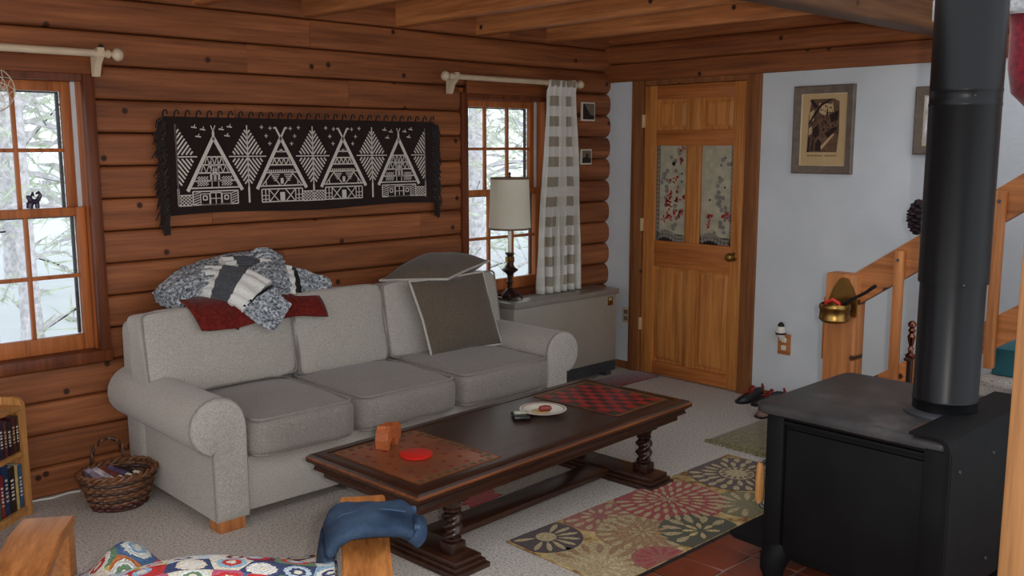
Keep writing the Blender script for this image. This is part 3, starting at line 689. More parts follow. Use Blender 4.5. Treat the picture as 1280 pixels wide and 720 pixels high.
def house(cx, kind):
    top, eave, base = 1.672, 1.405, 1.336; hw = .148; bw = .122
    ps((cx, top), (cx-hw, eave), .018); ps((cx, top), (cx+hw, eave), .018)
    rect(cx-bw, base, cx+bw, eave-.002, .006)
    def half(z): return hw*(top-z)/(top-eave)-.012
    for z in ((1.575, 1.535, 1.495, 1.455, 1.42) if kind else (1.60, 1.565, 1.53, 1.49, 1.42)): ps((cx-half(z), z), (cx+half(z), z), .007)
    if kind:
        for z0, z1, nn in ((1.535, 1.575, 4), (1.495, 1.535, 5)):
            h_ = half((z0+z1)/2)
            for i in range(nn): a_ = cx-h_+2*h_*i/nn; b_ = cx-h_+2*h_*(i+1)/nn; ps((a_, z0), ((a_+b_)/2, z1), .004); ps(((a_+b_)/2, z1), (b_, z0), .004)
        for s in (-1, 1): hatch(cx+s*.065-.03, 1.43, cx+s*.065+.03, 1.478); ps((cx+s*.018, 1.575), (cx+s*.018, 1.42), .004)
        rect(cx-.022, 1.50, cx-.004, 1.53, .004); rect(cx+.004, 1.50, cx+.022, 1.53, .004); rect(cx-.024, 1.455, cx-.004, 1.488, .005); rect(cx+.004, 1.455, cx+.024, 1.488, .005)
        for s in (-1, 1):
            rect(cx+s*.058-.024, base, cx+s*.058+.024, 1.39, .004); rect(cx+s*.058-.010, 1.36, cx+s*.058+.010, 1.38, .006)
            for q in range(5): ps((cx+s*.098-.018, base+.004+q*.012), (cx+s*.098+.018, base+.016+q*.012), .004)
        rect(cx-.03, base, cx+.03, 1.395, .005); ps((cx, base), (cx, 1.395), .004); ps((cx-.03, 1.366), (cx+.03, 1.366), .004)
        ps((cx, top), (cx, top+.03), .012); ps((cx, top+.03), (cx-.012, top+.06), .004); ps((cx, top+.03), (cx+.012, top+.06), .004)
        for i, (dx, dz) in enumerate(((-.10, .05), (-.055, .04), (-.08, .005), (.045, .042), (.09, .055), (.075, .01))):
            ps((cx+dx-.014, top+dz), (cx+dx+.014, top+dz-.003), .006); ps((cx+dx, top+dz), (cx+dx+.006, top+dz+.012), .004)
    else:
        ps((cx-.006, 1.612), (cx, 1.595), .006); ps((cx+.006, 1.612), (cx, 1.595), .006)
        h_ = half(1.55)
        for i in range(4): a_ = cx-h_+2*h_*i/4; b_ = cx-h_+2*h_*(i+1)/4; ps((a_, 1.53), ((a_+b_)/2, 1.563), .005); ps(((a_+b_)/2, 1.563), (b_, 1.53), .005)
        for q in range(12): x = cx-half(1.51)+q*2*half(1.51)/12; fill(x, 1.49, x+.006, 1.505)
        for s in (-1, 1):
            for dz in (0, .01, .02, .03): fill(cx+s*.04-.026+dz*.6, 1.45+.0-dz+.025, cx+s*.04+.026-dz*.6, 1.455-dz+.025)
            ps((cx+s*.01, 1.42), (cx+s*.065, 1.485), .005); ps((cx+s*.12, 1.42), (cx+s*.065, 1.485), .005); ps((cx+s*.095, 1.42), (cx+s*.095, 1.45), .005)
            ps((cx+s*.02, base), (cx+s*.078, 1.40), .005); ps((cx+s*.078, base), (cx+s*.02, 1.40), .005); ps((cx+s*.08, base), (cx+s*.08, 1.40), .005); ps((cx+s*.10, base), (cx+s*.10, 1.40), .005)
            ps((cx+s*.08, 1.37), (cx+s*.12, 1.37), .004); ps((cx+s*.08, 1.35), (cx+s*.12, 1.35), .004)
        fill(cx-.014, base, cx+.014, 1.385); fill(cx-.008, 1.43, cx+.008, 1.46)
        ps((cx, top), (cx-.03, top+.055), .010); ps((cx, top), (cx+.03, top+.055), .010); ps((cx-.03, top+.055), (cx-.04, top+.05), .008); ps((cx+.03, top+.055), (cx+.04, top+.05), .008)
        for dx, dz in ((-.11, .055), (-.06, .05), (-.085, .01), (.06, .05), (.11, .055), (.085, .01), (-.065, -.03), (.065, -.03)):
            ps((cx+dx-.010, top+dz), (cx+dx+.010, top+dz), .004); ps((cx+dx, top+dz-.010), (cx+dx, top+dz+.010), .004)
def ttree(cx, sides=(-1, 1)):
    ps((cx, 1.735), (cx, 1.42), .006); ps((cx, 1.42), (cx, 1.337), .010)
    for s in sides:
        ps((cx, 1.576), (cx+s*.105, 1.576), .006)
        for d in (1, -1):
            H = 1.735-1.576 if d > 0 else 1.576-1.40
            for i in range(9):
                z0 = -.105+i*.0275; xa = max(0., (.010-z0)/1.25); x = (H-z0)/(1.25+H/.1)
                if x > xa+.004: ps((cx+s*xa, 1.576+d*(z0+1.25*xa)), (cx+s*x, 1.576+d*(z0+1.25*x)), .008)
for cx, k in ((-3.094, 1), (-2.713, 0), (-2.322, 0), (-1.936, 1)): house(cx, k)
for cx in (-2.908, -2.518, -2.126): ttree(cx)
ttree(-3.29, (1,)); ttree(-1.738, (-1,)); ps((-3.29, 1.735), (-3.29, 1.332), .005); ps((-1.738, 1.735), (-1.738, 1.325), .005)
for x0, x1 in ((-3.287, -3.222), (-2.588, -2.448), (-1.812, -1.742)): hatch(x0, 1.337, x1, 1.385, .016); ps((x0, 1.334), (x1, 1.334), .005); ps((x0, 1.386), (x1, 1.386), .005)
obj('woven_pattern', PB, 'weavew', ta)['kind'] = 'stuff'
random.seed(5)
for s in (-1, 1):
    bm = bmesh.new(); xe = (-.845 if s < 0 else .84)
    for i in range(150):
        z = random.uniform(-.235, .235); xx = xe+random.uniform(-.02, .01); L_ = random.uniform(.03, .075)
        tube(bm, [(xx, random.uniform(-.012, .004), z), (xx+s*.022, -.012, z-.3*L_), (xx+s*random.uniform(.01, .05), random.uniform(-.014, -.002), z-L_)], [.006, .005, .003], 4)
    for i in range(24):
        z = -.23; xx = xe+s*random.uniform(-.01, .035); tube(bm, [(xx, -.006, z), (xx+s*.006, -.008, z-.05), (xx+random.uniform(-.012, .012), -.006, z-random.uniform(.07, .11))], [.006, .006, .003], 4)
    obj('fringe', bm, 'weave', ta)['kind'] = 'stuff'
bm = bmesh.new(); tube(bm, [(0, 0, 0), (0, -.004, .02), (.004, -.006, .034), (.014, -.006, .038), (.022, -.004, .03), (.024, 0, .018)], .0042, 6)
lo = obj('hanging_loop', bm, 'weave', ta); lo.location = (-.845, 0, .236)
for i in range(1, 30): inst('hanging_loop', lo.data, ta).location = (-.845+i*(1.66/29), 0, .236)
# framed pictures
def framed(label, y0, y1, z0, z1, name, fw, x=-.001, small=False):
    t = empty(name, (x, (y0+y1)/2, (z0+z1)/2)); tag(t, label, 'picture'); w_, h_ = abs(y1-y0)/2, (z1-z0)/2
    fr = []
    for k, xx in ((1, 0), (1, -.018), (.0, -.024)):
        pass
    bm = bmesh.new()
    def loop(d, xx): return [(xx, -w_+d, -h_+d), (xx, w_-d, -h_+d), (xx, w_-d, h_-d), (xx, -w_+d, h_-d)]
    quadstrip(bm, [loop(0, 0), loop(0, -.02), loop(.008, -.026), loop(fw*.6, -.02), loop(fw, -.014), loop(fw, 0)], True, False); obj('frame', bm, 'frame', t, 25)
    bm = bmesh.new(); quadstrip(bm, [loop(fw, -.006), loop(fw, -.012), loop(fw+.006, -.010), loop(fw+.006, -.006)], True, False); obj('fillet', bm, 'framegold', t, 25)
    B('mat', 'art_paper', t, (-.007, -.001, -w_+fw+.001, w_-fw-.001, -h_+fw+.001, h_-fw-.001))
    return t, w_, h_
t, w_, h_ = framed('weathered wood framed sepia print of a tree-lined village street', -1.53, -1.922, 1.459, 1.985, 'framed_print', .048)
bm = bmesh.new(); bd = bmesh.new(); bl = bmesh.new()
def pq(bmx, pts, d): poly(bmx, [(-y*w_*.52, z*h_*.60+.025) for y, z in pts], -.0085-d, 'x', .0015)
pq(bm, [(-1, -1), (.9, -1), (1, -.2), (.95, .9), (.6, 1), (-.8, 1), (-.95, .4)], 0)
pq(bl, [(-.3, .85), (.55, .8), (.3, .35), (-.2, .45), (-.35, .6)], .001); pq(bl, [(-.05, -.9), (.75, -.32), (.62, -.32), (-.15, -.8)], .002); pq(bl, [(-.9, .5), (-.6, .6), (-.62, .2), (-.9, .15)], .001); pq(bl, [(-.92, -.1), (-.7, 0), (-.7, -.3), (-.92, -.36)], .001); pq(bl, [(.4, .5), (.55, .9), (.62, .5)], .001)
pq(bd, [(-1, .05), (-.85, .1), (-.1, .75), (.6, 1), (.4, 1), (-.2, .82), (-.5, .55)], .003); pq(bd, [(-.35, .7), (-.75, 1), (-.9, .95), (-.55, .65)], .003); pq(bd, [(-.6, -.1), (-.3, .05), (-.25, -.35), (-.5, -.5), (-.65, -.3)], .003); pq(bd, [(-.45, -.95), (-.1, -.95), (-.1, -.6), (-.3, -.5), (-.45, -.7)], .003)
pq(bd, [(.4, .4), (.95, .55), (.9, .2), (.5, .1)], .002); pq(bd, [(.1, -.3), (.7, -.05), (.9, -.15), (.3, -.45)], .002); pq(bd, [(-1, -1), (-.9, -.4), (-.8, -.45), (-.85, -1)], .003); pq(bd, [(-.75, -.95), (-.65, -.5), (-.55, -.5), (-.6, -.95)], .003); pq(bd, [(.15, .35), (.22, .75), (.3, .35)], .002)
random.seed(2)
for i in range(110): y, z = random.uniform(-.8, .9), random.uniform(-.5, .7); pq(bd, [(y, z), (y+random.uniform(.03, .12), z+.02), (y+.05, z+random.uniform(.03, .1))], .002)
for i in range(22):
    y = -.95+i*.085
    if 11 < i < 13: continue
    pq(bd, [(y, -1.12), (y+.05, -1.10-.02*(i % 3)), (y+.06, -1.14), (y+.02, -1.16)], .0)
obj('print_tone', bm, 'art_mid', t); obj('print_ink', bd, 'art_dark', t)['kind'] = 'stuff'; obj('print_light', bl, 'art_paper', t)['kind'] = 'stuff'
t, w_, h_ = framed('grey wood framed picture half hidden behind the stove pipe', -2.278, -2.56, 1.577, 1.95, 'framed_picture', .048)
B('picture_tone', 'bark', t, (-.009, -.0072, -w_+.055, w_-.055, -h_+.055, h_-.055)); B('picture_dark', 'art_dark', t, (-.0105, -.009, -.06, .05, -.10, .02))
def plaque(label, x0, x1, z0, z1, hill):
    t = empty('small_picture', ((x0+x1)/2, -.043, (z0+z1)/2)); tag(t, label, 'picture'); w_, h_ = (x1-x0)/2, (z1-z0)/2
    B('panel', 'ivory', t, (-w_, w_, -.012, .004, -h_, h_), bev=.002); B('picture_sky', 'frame', t, (-w_+.01, w_-.01, -.0135, -.012, -h_+.01, h_-.01))
    bm = bmesh.new(); poly(bm, [(a*(w_-.011), b*(h_-.011)) for a, b in hill], -.0135, 'y', -.0015); obj('picture_motif', bm, 'art_dark', t)
plaque('small white-edged picture of a dark hillside, upper of two on the logs', -.319, -.181, 1.804, 1.934, [(-1, -1), (1, -1), (1, -.5), (.3, -.45), (-.1, .1), (-.5, .5), (-.8, 1), (-1, .8)])
plaque('small white-edged picture of a house on a hill, lower of two on the logs', -.322, -.21, 1.498, 1.606, [(-1, -1), (1, -1), (1, -.3), (.3, -.1), (.3, .4), (.05, .6), (-.15, .4), (-.15, 0), (-1, -.2)])
# outlets
ou = empty('wall_outlet', (-.001, -.225, .40)); tag(ou, 'beige wall outlet between the heater and the door', 'outlet')
B('plate', 'cream', ou, (-.006, 0, -.035, .035, -.058, .058), bev=.003)
for z in (-.024, .024): B('socket', 'frame', ou, (-.009, -.006, -.017, .017, z-.015, z+.015), bev=.004)
ou = empty('wall_outlet', (-.001, -1.525, .385)); tag(ou, 'brown wooden outlet plate right of the door with night light', 'outlet')
B('plate', 'stairy', ou, (-.008, 0, -.045, .045, -.075, .06), bev=.003)
for z in (-.03, .02): B('socket', 'ivory', ou, (-.011, -.008, -.017, .017, z-.015, z+.015), bev=.004)
bm = bmesh.new(); lathe(bm, [(0, 0), (.02, 0), (.03, .02), (.032, .045), (.02, .075), (.008, .09), (0, .09)], 14, (-.035, .01, .04)); box(bm, -.035, -.011, -.008, .018, .02, .05); nl = obj('night_light', bm, 'ivory', ou)
bm = bmesh.new(); lathe(bm, [(.0, .0), (.024, .0), (.018, .028), (.006, .038), (0, .038)], 14, (-.035, .01, .10)); lathe(bm, [(.032, 0), (.033, .012), (.031, .012)], 14, (-.035, .01, .06)); obj('shade_cap', bm, 'wreath', nl)

# ================================================================== COFFEE TABLE
ct = empty('coffee_table', (-2.495, -1.66, 0), R(3)); tag(ct, 'long dark walnut trestle coffee table with inlaid game boards and twisted legs', 'coffee table')
TL, TD, TH = .885, .345, .40
bm = bmesh.new()
def rl(l, d, z): return [(-l, -d, z), (l, -d, z), (l, d, z), (-l, d, z)]
quadstrip(bm, [rl(TL-.05, TD-.05, TH-.105), rl(TL-.05, TD-.05, TH-.085), rl(TL-.02, TD-.02, TH-.07), rl(TL-.025, TD-.025, TH-.055), rl(TL, TD, TH-.035), rl(TL, TD, TH-.018), rl(TL-.012, TD-.012, TH-.006), rl(TL-.03, TD-.03, TH), rl(TL-.06, TD-.06, TH), rl(TL-.063, TD-.063, TH-.003)])
top = obj('table_top', bm, 'table', ct, 20)
bm = bmesh.new(); q = [rl(TL+.0006, TD+.0006, TH-.024), rl(TL+.0006, TD+.0006, TH-.0185), rl(TL-.004, TD-.004, TH-.0135)]
quadstrip(bm, q, True, False); obj('worn_edge', bm, 'tworn', top)
for s in (-1, 1):
    x0, x1 = (-.81, -.375) if s < 0 else (.395, .81); d = .262
    bm = bmesh.new(); box(bm, x0, x1, -d, d, TH-.006, TH-.0012)
    gb = obj('game_board', bm, 'leather' if False else ('carved' if s < 0 else 'slate'), top)
    gb.data.materials.clear(); gb.data.materials.append(plain('board_leather', (126, 70, 42), .3, var=.3, scale=6) if s < 0 else plain('board_dark', (46, 32, 28), .3))
    bm = bmesh.new()
    for a_, b_, c_, e_ in ((x0, x1, -d, -d+.006), (x0, x1, d-.006, d), (x0, x0+.006, -d, d), (x1-.006, x1, -d, d)): box(bm, a_, b_, c_, e_, TH-.0013, TH+.0002)
    obj('inlay_line', bm, 'tworn', gb)
    if s > 0:
        sq = (x1-x0-.05)/8; sd = (2*d-.06)/8; me = None; bm = bmesh.new()
        for a_, b_, c_, e_ in ((x0+.008, x1-.008, -d+.008, -d+.026), (x0+.008, x1-.008, d-.026, d-.008), (x1-.024, x1-.008, -d+.026, d-.026)): box(bm, a_, b_, c_, e_, TH-.0013, TH+.0001)
        obj('board_border', bm, plain('board_olive', (96, 74, 44), .35), gb)
        for i in range(8):
            for j in range(8):
                if (i+j) % 2:
                    if me is None:
                        bm = bmesh.new(); box(bm, -sq/2, sq/2, -sd/2, sd/2, 0, .0015); o = obj('square', bm, plain('square_red', (150, 34, 30), .35), gb); me = o.data
                    else: o = inst('square', me, gb)
                    o.location = (x0+.025+sq*(i+.5), -d+.03+sd*(j+.5), TH-.0012)
    else:
        me = None; random.seed(9); spots = [(x0+.05+.085*(i % 5)+.02*((i//5) % 2), -d+.06+.065*(i//5)) for i in range(35) if i not in (11, 12, 16, 17, 22)]
        for k, (x, y) in enumerate(spots):
            if me is None:
                bm = bmesh.new(); lathe(bm, [(0, 0), (.010, 0), (.010, .0014), (0, .0014)], 8); o = obj('spot', bm, plain('spot_red', (120, 34, 28), .4), gb); me = o.data
            else: o = inst('spot', me, gb)
            o.location = (x, y, TH-.0012)
        bm = bmesh.new()
        for i in range(9): box(bm, x0+.02+i*.045, x0+.042+i*.045, -d+.012, -d+.03, TH-.0013, TH); box(bm, x0+.02+i*.045, x0+.042+i*.045, d-.03, d-.012, TH-.0013, TH)
        for i in range(10): box(bm, x1-.03, x1-.012, -d+.04+i*.045, -d+.065+i*.045, TH-.0013, TH)
        obj('border_marks', bm, plain('board_green', (66, 72, 46), .4), gb)['kind'] = 'stuff'
for bx in (-.60, .67):
    bm = bmesh.new(); yb = .30
    for z0, z1, e in ((0, .022, 0), (.022, .038, .012), (.038, .058, .024)): box(bm, bx-.095+e, bx+.095-e, -yb-.03+e, yb+.03-e, z0, z1, bev=.004)
    obj('trestle_base', bm, 'table', ct)
    for s in (-1, 1):
        y = s*.215; lg = B('leg', 'tabley', ct, (bx-.038, bx+.038, y-.038, y+.038, .058, .105), bev=.005); B('leg_block', 'tabley', lg, (bx-.05, bx+.05, y-.045, y+.045, .268, .296), bev=.005)
        bm = bmesh.new(); lathe(bm, [(.03, .105), (.036, .112), (.036, .12), (.024, .127)], 16, (bx, y, 0)); obj('turned_ring', bm, 'tabley', lg); bm = bmesh.new(); lathe(bm, [(.024, .222), (.036, .23), (.036, .238), (.028, .246), (.042, .27)], 16, (bx, y, 0))
        obj('turned_ring', bm, 'tabley', lg)
        bm = bmesh.new(); rings = []
        for i in range(25):
            z = .124+.10*i/24; tw = i/24*2*PI*1.1
            rings.append([(bx+(.034+.008*math.cos(2*(2*PI*k/20-tw)))*math.cos(2*PI*k/20), y+(.034+.008*math.cos(2*(2*PI*k/20-tw)))*math.sin(2*PI*k/20), z) for k in range(20)])
        quadstrip(bm, rings); obj('barley_twist', bm, 'tabley', lg, 60)
bm = bmesh.new(); box(bm, -.52, .59, -.07, .07, .03, .052, bev=.006); box(bm, -.52, .59, -.055, .055, .018, .032); obj('stretcher', bm, 'table', ct)
CT = Matrix.Translation((-2.495, -1.66, 0)) @ Matrix.Rotation(R(3), 4, 'Z')
# things on the table
pl = empty('dinner_plate', (-2.285, -1.615, TH+.0005)); tag(pl, 'white plate with thin red rim holding a piece of red sausage', 'plate')
bm = bmesh.new(); lathe(bm, [(0, 0), (.062, 0), (.07, .006), (.108, .017), (.11, .019), (.105, .02), (.068, .01), (.06, .006), (0, .005)], 40); obj('dish', bm, 'ivory', pl)
bm = bmesh.new(); lathe(bm, [(.097, .0178), (.1, .0186), (.1, .0196), (.097, .0186)], 40); obj('rim_line', bm, 'dkred', pl)
bm = bmesh.new(); lathe(bm, [(0, .0045), (.045, .0045), (.04, .0072), (0, .0072)], 12, (-.01, .01, 0)); obj('sauce', bm, plain('sauce', (196, 166, 110), .4), pl)
sa = bmesh.new(); tube(sa, [(-.03, .0, 0), (-.024, .002, 0), (0, .004, .001), (.024, .002, 0), (.03, 0, 0)], [.004, .013, .015, .013, .004], 12)
o = obj('sausage_piece', sa, plain('sausage', (128, 44, 28), .35)); o.location = (-2.285, -1.63, TH+.022); o.rotation_euler = (0, 0, R(-30)); tag(o, 'short piece of browned red sausage lying on the white plate', 'sausage')
ph = empty('handheld_device', (-2.415, -1.60, TH+.0005), R(-35)); tag(ph, 'small black handheld device with pale green screen beside the plate', 'device')
B('case', 'black', ph, (-.038, .038, -.05, .05, 0, .016), bev=.005); B('screen', 'screen', ph, (-.027, .027, -.005, .042, .0155, .0172)); B('button', 'rubber', ph, (-.02, .02, -.035, -.02, .0155, .0175))
# carved wooden animal puzzle
cw = empty('wooden_puzzle', (-3.10, -1.52, TH+.0005), R(28)); tag(cw, 'carved reddish wooden animal-shaped puzzle standing on the left game board', 'wooden toy')
sil = [(-.075, 0), (-.06, 0), (-.048, .03), (-.02, .045), (.0, .035), (.012, 0), (.035, 0), (.05, .02), (.07, .03), (.078, .055), (.07, .085), (.045, .10), (.01, .092), (-.02, .105), (-.05, .10), (-.072, .075), (-.082, .04)]
for i, (y0, y1) in enumerate(((-.030, -.0105), (-.0095, .0095), (.0105, .030))):
    bm = bmesh.new(); prism(bm, [(x*(.8-.03*i), z*(.95-.03*i)) for x, z in sil], y0, y1); obj('carved_slice', bm, 'carved', cw, 20)
bm = bmesh.new(); lathe(bm, [(0, 0), (.064, 0), (.066, .004), (.066, .009), (.06, .011), (0, .0115)], 32); o = obj('lid_disc', bm, 'red'); o.location = (-3.095, -1.70, TH+.001); tag(o, 'flat round red plastic lid lying on the left game board', 'lid')
# red leaf cloth on the carpet
bm = bmesh.new(); out = []
for i in range(22):
    a = 2*PI*i/22; r = .125*(1.0 if i % 2 else .72)*(1+.25*math.sin(a*1.5+1)); out.append((r*1.1*math.cos(a), r*.75*math.sin(a)))
prism(bm, out, 0, .004, 'z'); o = obj('leaf_mat', bm, 'redfelt'); o.location = (-2.535, -1.43, .001); o.rotation_euler = (0, 0, .2); tag(o, 'red leaf-shaped felt mat on the carpet under the coffee table', 'mat')

# ================================================================== RUGS, HEARTH
rg = empty('floral_rug', (-1.97, -2.19, 0)); tag(rg, 'long beige rug with large red, plum and green flower medallions', 'rug')
RX, RY = -1.97, -2.19
def rugbase():
    t = NT('rug_pile'); v = t.coord(rnd=False); f = t.noise(v, 14, 4, .7); g_ = t.noise(v, 120, 2)
    col = t.ramp(f, [(.38, lin((132, 96, 62))), (.5, lin((180, 152, 104))), (.64, lin((196, 172, 124)))], False); t.bump(g_, .6, .004); return t.fin(col, .97, 0, .05)
M['rugbase'] = rugbase()
B('pile', 'rugbase', rg, (-2.785-RX, -1.165-RX, -2.475-RY, -1.895-RY, .001, .009), bev=.003)
rc_ = {}
def rcol(c):
    if c not in rc_: rc_[c] = fabric('rug_%d_%d_%d' % c, c, tuple(int(v*.72) for v in c), 90, .5)
    return rc_[c]
def clipr(p): return (min(max(p[0], -2.78), -1.17)-RX, min(max(p[1], -2.47), -1.90)-RY)
def medallion(cx, cy, R0, z, layers):
    root = None
    for li, (kind, r0, r1, n, c) in enumerate(layers):
        bm = bmesh.new(); zz = z+li*.0006
        if kind == 'disc':
            pts = [clipr((cx+r1*R0*math.cos(2*PI*i/40), cy+r1*R0*math.sin(2*PI*i/40))) for i in range(40)]
            pl_ = []
            for p in pts:
                if not pl_ or (Vector(p)-Vector(pl_[-1])).length > 1e-5: pl_.append(p)
            poly(bm, pl_, zz, 'z', .0012)
        else:
            for i in range(n):
                a = 2*PI*i/n; wd = PI/n*(r0+r1)/2*.56*R0
                ps_ = []
                for s, k in ((0, 0), (.35, .8), (.7, 1), (.92, .55), (1, 0), (.92, -.55), (.7, -1), (.35, -.8)):
                    rr = R0*(r0+(r1-r0)*s); ps_.append((cx+rr*math.cos(a)-wd*k*math.sin(a), cy+rr*math.sin(a)+wd*k*math.cos(a)))
                if all(-2.78 < p[0] < -1.17 and -2.47 < p[1] < -1.90 for p in ps_): poly(bm, [(p[0]-RX, p[1]-RY) for p in ps_], zz, 'z', .0012)
        if len(bm.verts) == 0: bm.free(); continue
        if root is None: root = obj('medallion', bm, rcol(c), rg)
        else:
            o_ = obj('petals' if kind != 'disc' else 'ring', bm, rcol(c), root)
            if kind != 'disc': o_['kind'] = 'stuff'
bei, red_, plum, gre, tan_, dkb, rose = (190, 164, 114), (166, 40, 38), (62, 30, 34), (68, 66, 36), (160, 116, 70), (76, 44, 32), (164, 82, 66)
medallion(-2.31, -1.99, .17, .0085, [('disc', 0, 1, 0, rose), ('petal', .55, .95, 16, bei), ('petal', .2, .5, 10, bei)])
medallion(-2.69, -2.32, .22, .0087, [('disc', 0, 1, 0, bei), ('petal', .5, .95, 18, tan_), ('petal', .15, .5, 12, (206, 184, 138))])
medallion(-2.31, -2.23, .20, .0089, [('disc', 0, 1, 0, tan_), ('petal', .6, .97, 20, bei), ('petal', .25, .6, 14, (176, 136, 84)), ('petal', .05, .3, 8, bei)])
medallion(-2.64, -1.985, .155, .0093, [('disc', 0, 1, 0, plum), ('petal', .3, .92, 14, bei), ('disc', 0, .28, 0, bei)])
medallion(-1.40, -2.10, .24, .0091, [('disc', 0, 1, 0, dkb), ('petal', .7, .98, 22, bei), ('petal', .4, .72, 18, bei), ('disc', 0, .36, 0, bei), ('petal', .2, .34, 14, dkb)])
medallion(-1.72, -2.36, .16, .0094, [('disc', 0, 1, 0, (120, 108, 60)), ('petal', .3, .95, 12, bei)])
medallion(-1.93, -2.08, .255, .0097, [('disc', 0, 1, 0, red_), ('petal', .68, .98, 30, bei), ('petal', .42, .66, 22, bei), ('petal', .2, .4, 14, bei), ('petal', .02, .18, 8, bei)])
medallion(-2.12, -2.395, .18, .0099, [('disc', 0, 1, 0, gre), ('petal', .45, .92, 12, bei), ('petal', .1, .45, 8, (206, 180, 116))])
medallion(-2.46, -2.45, .12, .0102, [('disc', 0, 1, 0, rose), ('petal', .3, .92, 12, red_)])
# olive mat with fringe
om = empty('olive_mat', (-.72, -1.95, 0)); tag(om, 'small olive-green woven mat with fringe between the door and the stove', 'rug')
bm = bmesh.new(); box(bm, -.30, .42, -.30, .28, .001, .008, bev=.003); obj('weave', bm, 'olive', om)
bm = bmesh.new(); random.seed(4)
for i in range(60): y = -.29+.57*i/59; tube(bm, [(-.298, y, .005), (-.325, y+random.uniform(-.006, .006), .006), (-.35, y+random.uniform(-.012, .012), .003)], [.004, .0035, .002], 4)
obj('fringe', bm, 'olive', om)['kind'] = 'stuff'
o = B('speckled_mat', 'redrug', None, (-.72, -.03, -.56, -.335, .001, .008), bev=.003); tag(o, 'dark red speckled mat on the floor at the foot of the heater', 'rug')
# hearth
he = empty('hearth', (-1.9, -3.2, 0)); tag(he, 'terracotta tiled hearth with pale grout under the wood stove', 'hearth')
B('grout_bed', 'grout', he, (-1.1, 1.0, -.9, .72, .0, .006))
bm = bmesh.new(); box(bm, -.0965, .0965, -.0965, .0965, .004, .011, bev=.003, seg=1); tm = obj('tile', bm, 'tile', he); first = True
for i in range(10):
    for j in range(8):
        x, y = -2.88+.2*i+1.9, -2.58-.2*j+3.2
        if first: o = tm; first = False
        else: o = inst('tile', tm.data, he)
        o.location = (x, y, 0)
B('edge_strip', 'slate', he, (-1.1, 1.0, .702, .722, .0, .012))

# ================================================================== WOOD STOVE
st = empty('wood_stove', (-2.005, -3.145, .011), 0); st.scale = (.955, .955, 1); tag(st, 'black cast-iron wood stove with curved legs on the tiled hearth', 'stove')
def sb(n, m, p, x0, x1, y0, y1, z0, z1, bev=.006): return B(n, m, p, (x0, x1, y0, y1, z0, z1), bev=bev)
sb('body', 'iron', st, -.325, .325, -.30, .325, .10, .645, .01)
for s in (-1, 1):
    sb('corner_column', 'iron', st, s*.318-.03, s*.318+.03, .27, .345, .10, .645, .01)
    sb('side_panel', 'iron', st, min(s*.32, s*.338), max(s*.32, s*.338), -.27, .262, .13, .60, .005)
    sb('side_ledge', 'iron', st, min(s*.32, s*.345), max(s*.32, s*.345), -.29, .28, .615, .63, .004)
bm = bmesh.new()
quadstrip(bm, [[(x, y, z) for x, y in rrect(0, .02, .74-2*e, .74-2*e, .04)] for z, e in ((.645, .012), (.652, .002), (.668, 0), (.678, .004), (.683, .012))]); tp = obj('top_plate', bm, 'irontop', st, 40)
# rear heat shield with rolled edge
bm = bmesh.new(); prism(bm, [(-.36, .12), (-.36, .66), (-.35, .69), (-.325, .703), (-.22, .703), (-.22, .695), (-.315, .695), (-.335, .68), (-.345, .65), (-.345, .12)], -.385, .385, 'x')
hsx = obj('heat_shield', bm, 'iron', st, 30)
for s in (-1, 1): sb('shield_side', 'iron', st, s*.372-.006, s*.372+.006, -.36, -.27, .13, .655, .004)
for x in (-.30, 0, .30):
    for z in (.2, .58):
        bm = bmesh.new(); lathe(bm, [(0, 0), (.007, 0), (.006, -.005), (0, -.006)], 8, (x, -.36, z), 'y'); obj('rivet', bm, 'collar', hsx)
dd = sb('fire_door', 'iron', st, -.25, .25, .322, .35, .17, .56, .01)
sb('door_glass', 'glass', dd, -.19, .19, .35, .354, .25, .50, 0)
bm = bmesh.new(); tube(bm, [(-.27, .35, .25), (-.285, .39, .26), (-.285, .40, .30), (-.28, .40, .42), (-.275, .38, .44)], .009, 8); hd = obj('handle', bm, 'collar', dd)
bm = bmesh.new(); lathe(bm, [(.010, .27), (.017, .29), (.018, .36), (.014, .42), (.009, .43)], 14, (-.285, .40, 0)); obj('wooden_grip', bm, 'oak', hd)
bm = bmesh.new(); prism(bm, [(.30, .13), (.30, .10), (.50, .105), (.52, .115), (.52, .13), (.50, .125)], -.30, .30, 'x'); obj('ash_lip', bm, 'iron', st)
for sx_ in (-1, 1):
    for sy_ in (-1, 1):
        bm = bmesh.new(); x, y = sx_*.30, (.285 if sy_ > 0 else -.26)
        tube(bm, [(x, y, .15), (x+sx_*.008, y+sy_*.008, .12), (x+sx_*.02, y+sy_*.02, .085), (x+sx_*.024, y+sy_*.024, .05), (x+sx_*.02, y+sy_*.02, .02), (x+sx_*.024, y+sy_*.024, 0)], [.046, .052, .054, .047, .038, .036], 18); obj('leg', bm, 'iron', st)
pi_ = empty('stove_pipe', (-1.997, -3.315, .6945)); tag(pi_, 'tall black double-wall stove pipe rising from the wood stove', 'stove pipe')
bm = bmesh.new(); lathe(bm, [(.10, 0), (.135, 0), (.135, .006), (.122, .016), (.10, .018)], 40); obj('collar', bm, 'collar', pi_)
bm = bmesh.new(); lathe(bm, [(.106, .006), (.106, .05), (.109, .055), (.106, .06), (.106, .47), (.098, .47), (.098, .006)], 48); obj('lower_section', bm, 'pipe', pi_)
bm = bmesh.new(); lathe(bm, [(.106, .465), (.113, .465), (.113, 1.06), (.1145, 1.062), (.1145, 1.07), (.113, 1.072), (.113, 1.108), (.1145, 1.11), (.1145, 1.116), (.113, 1.118), (.113, 3.9), (.10, 3.9), (.10, .465)], 48); up = obj('upper_section', bm, 'pipe', pi_)
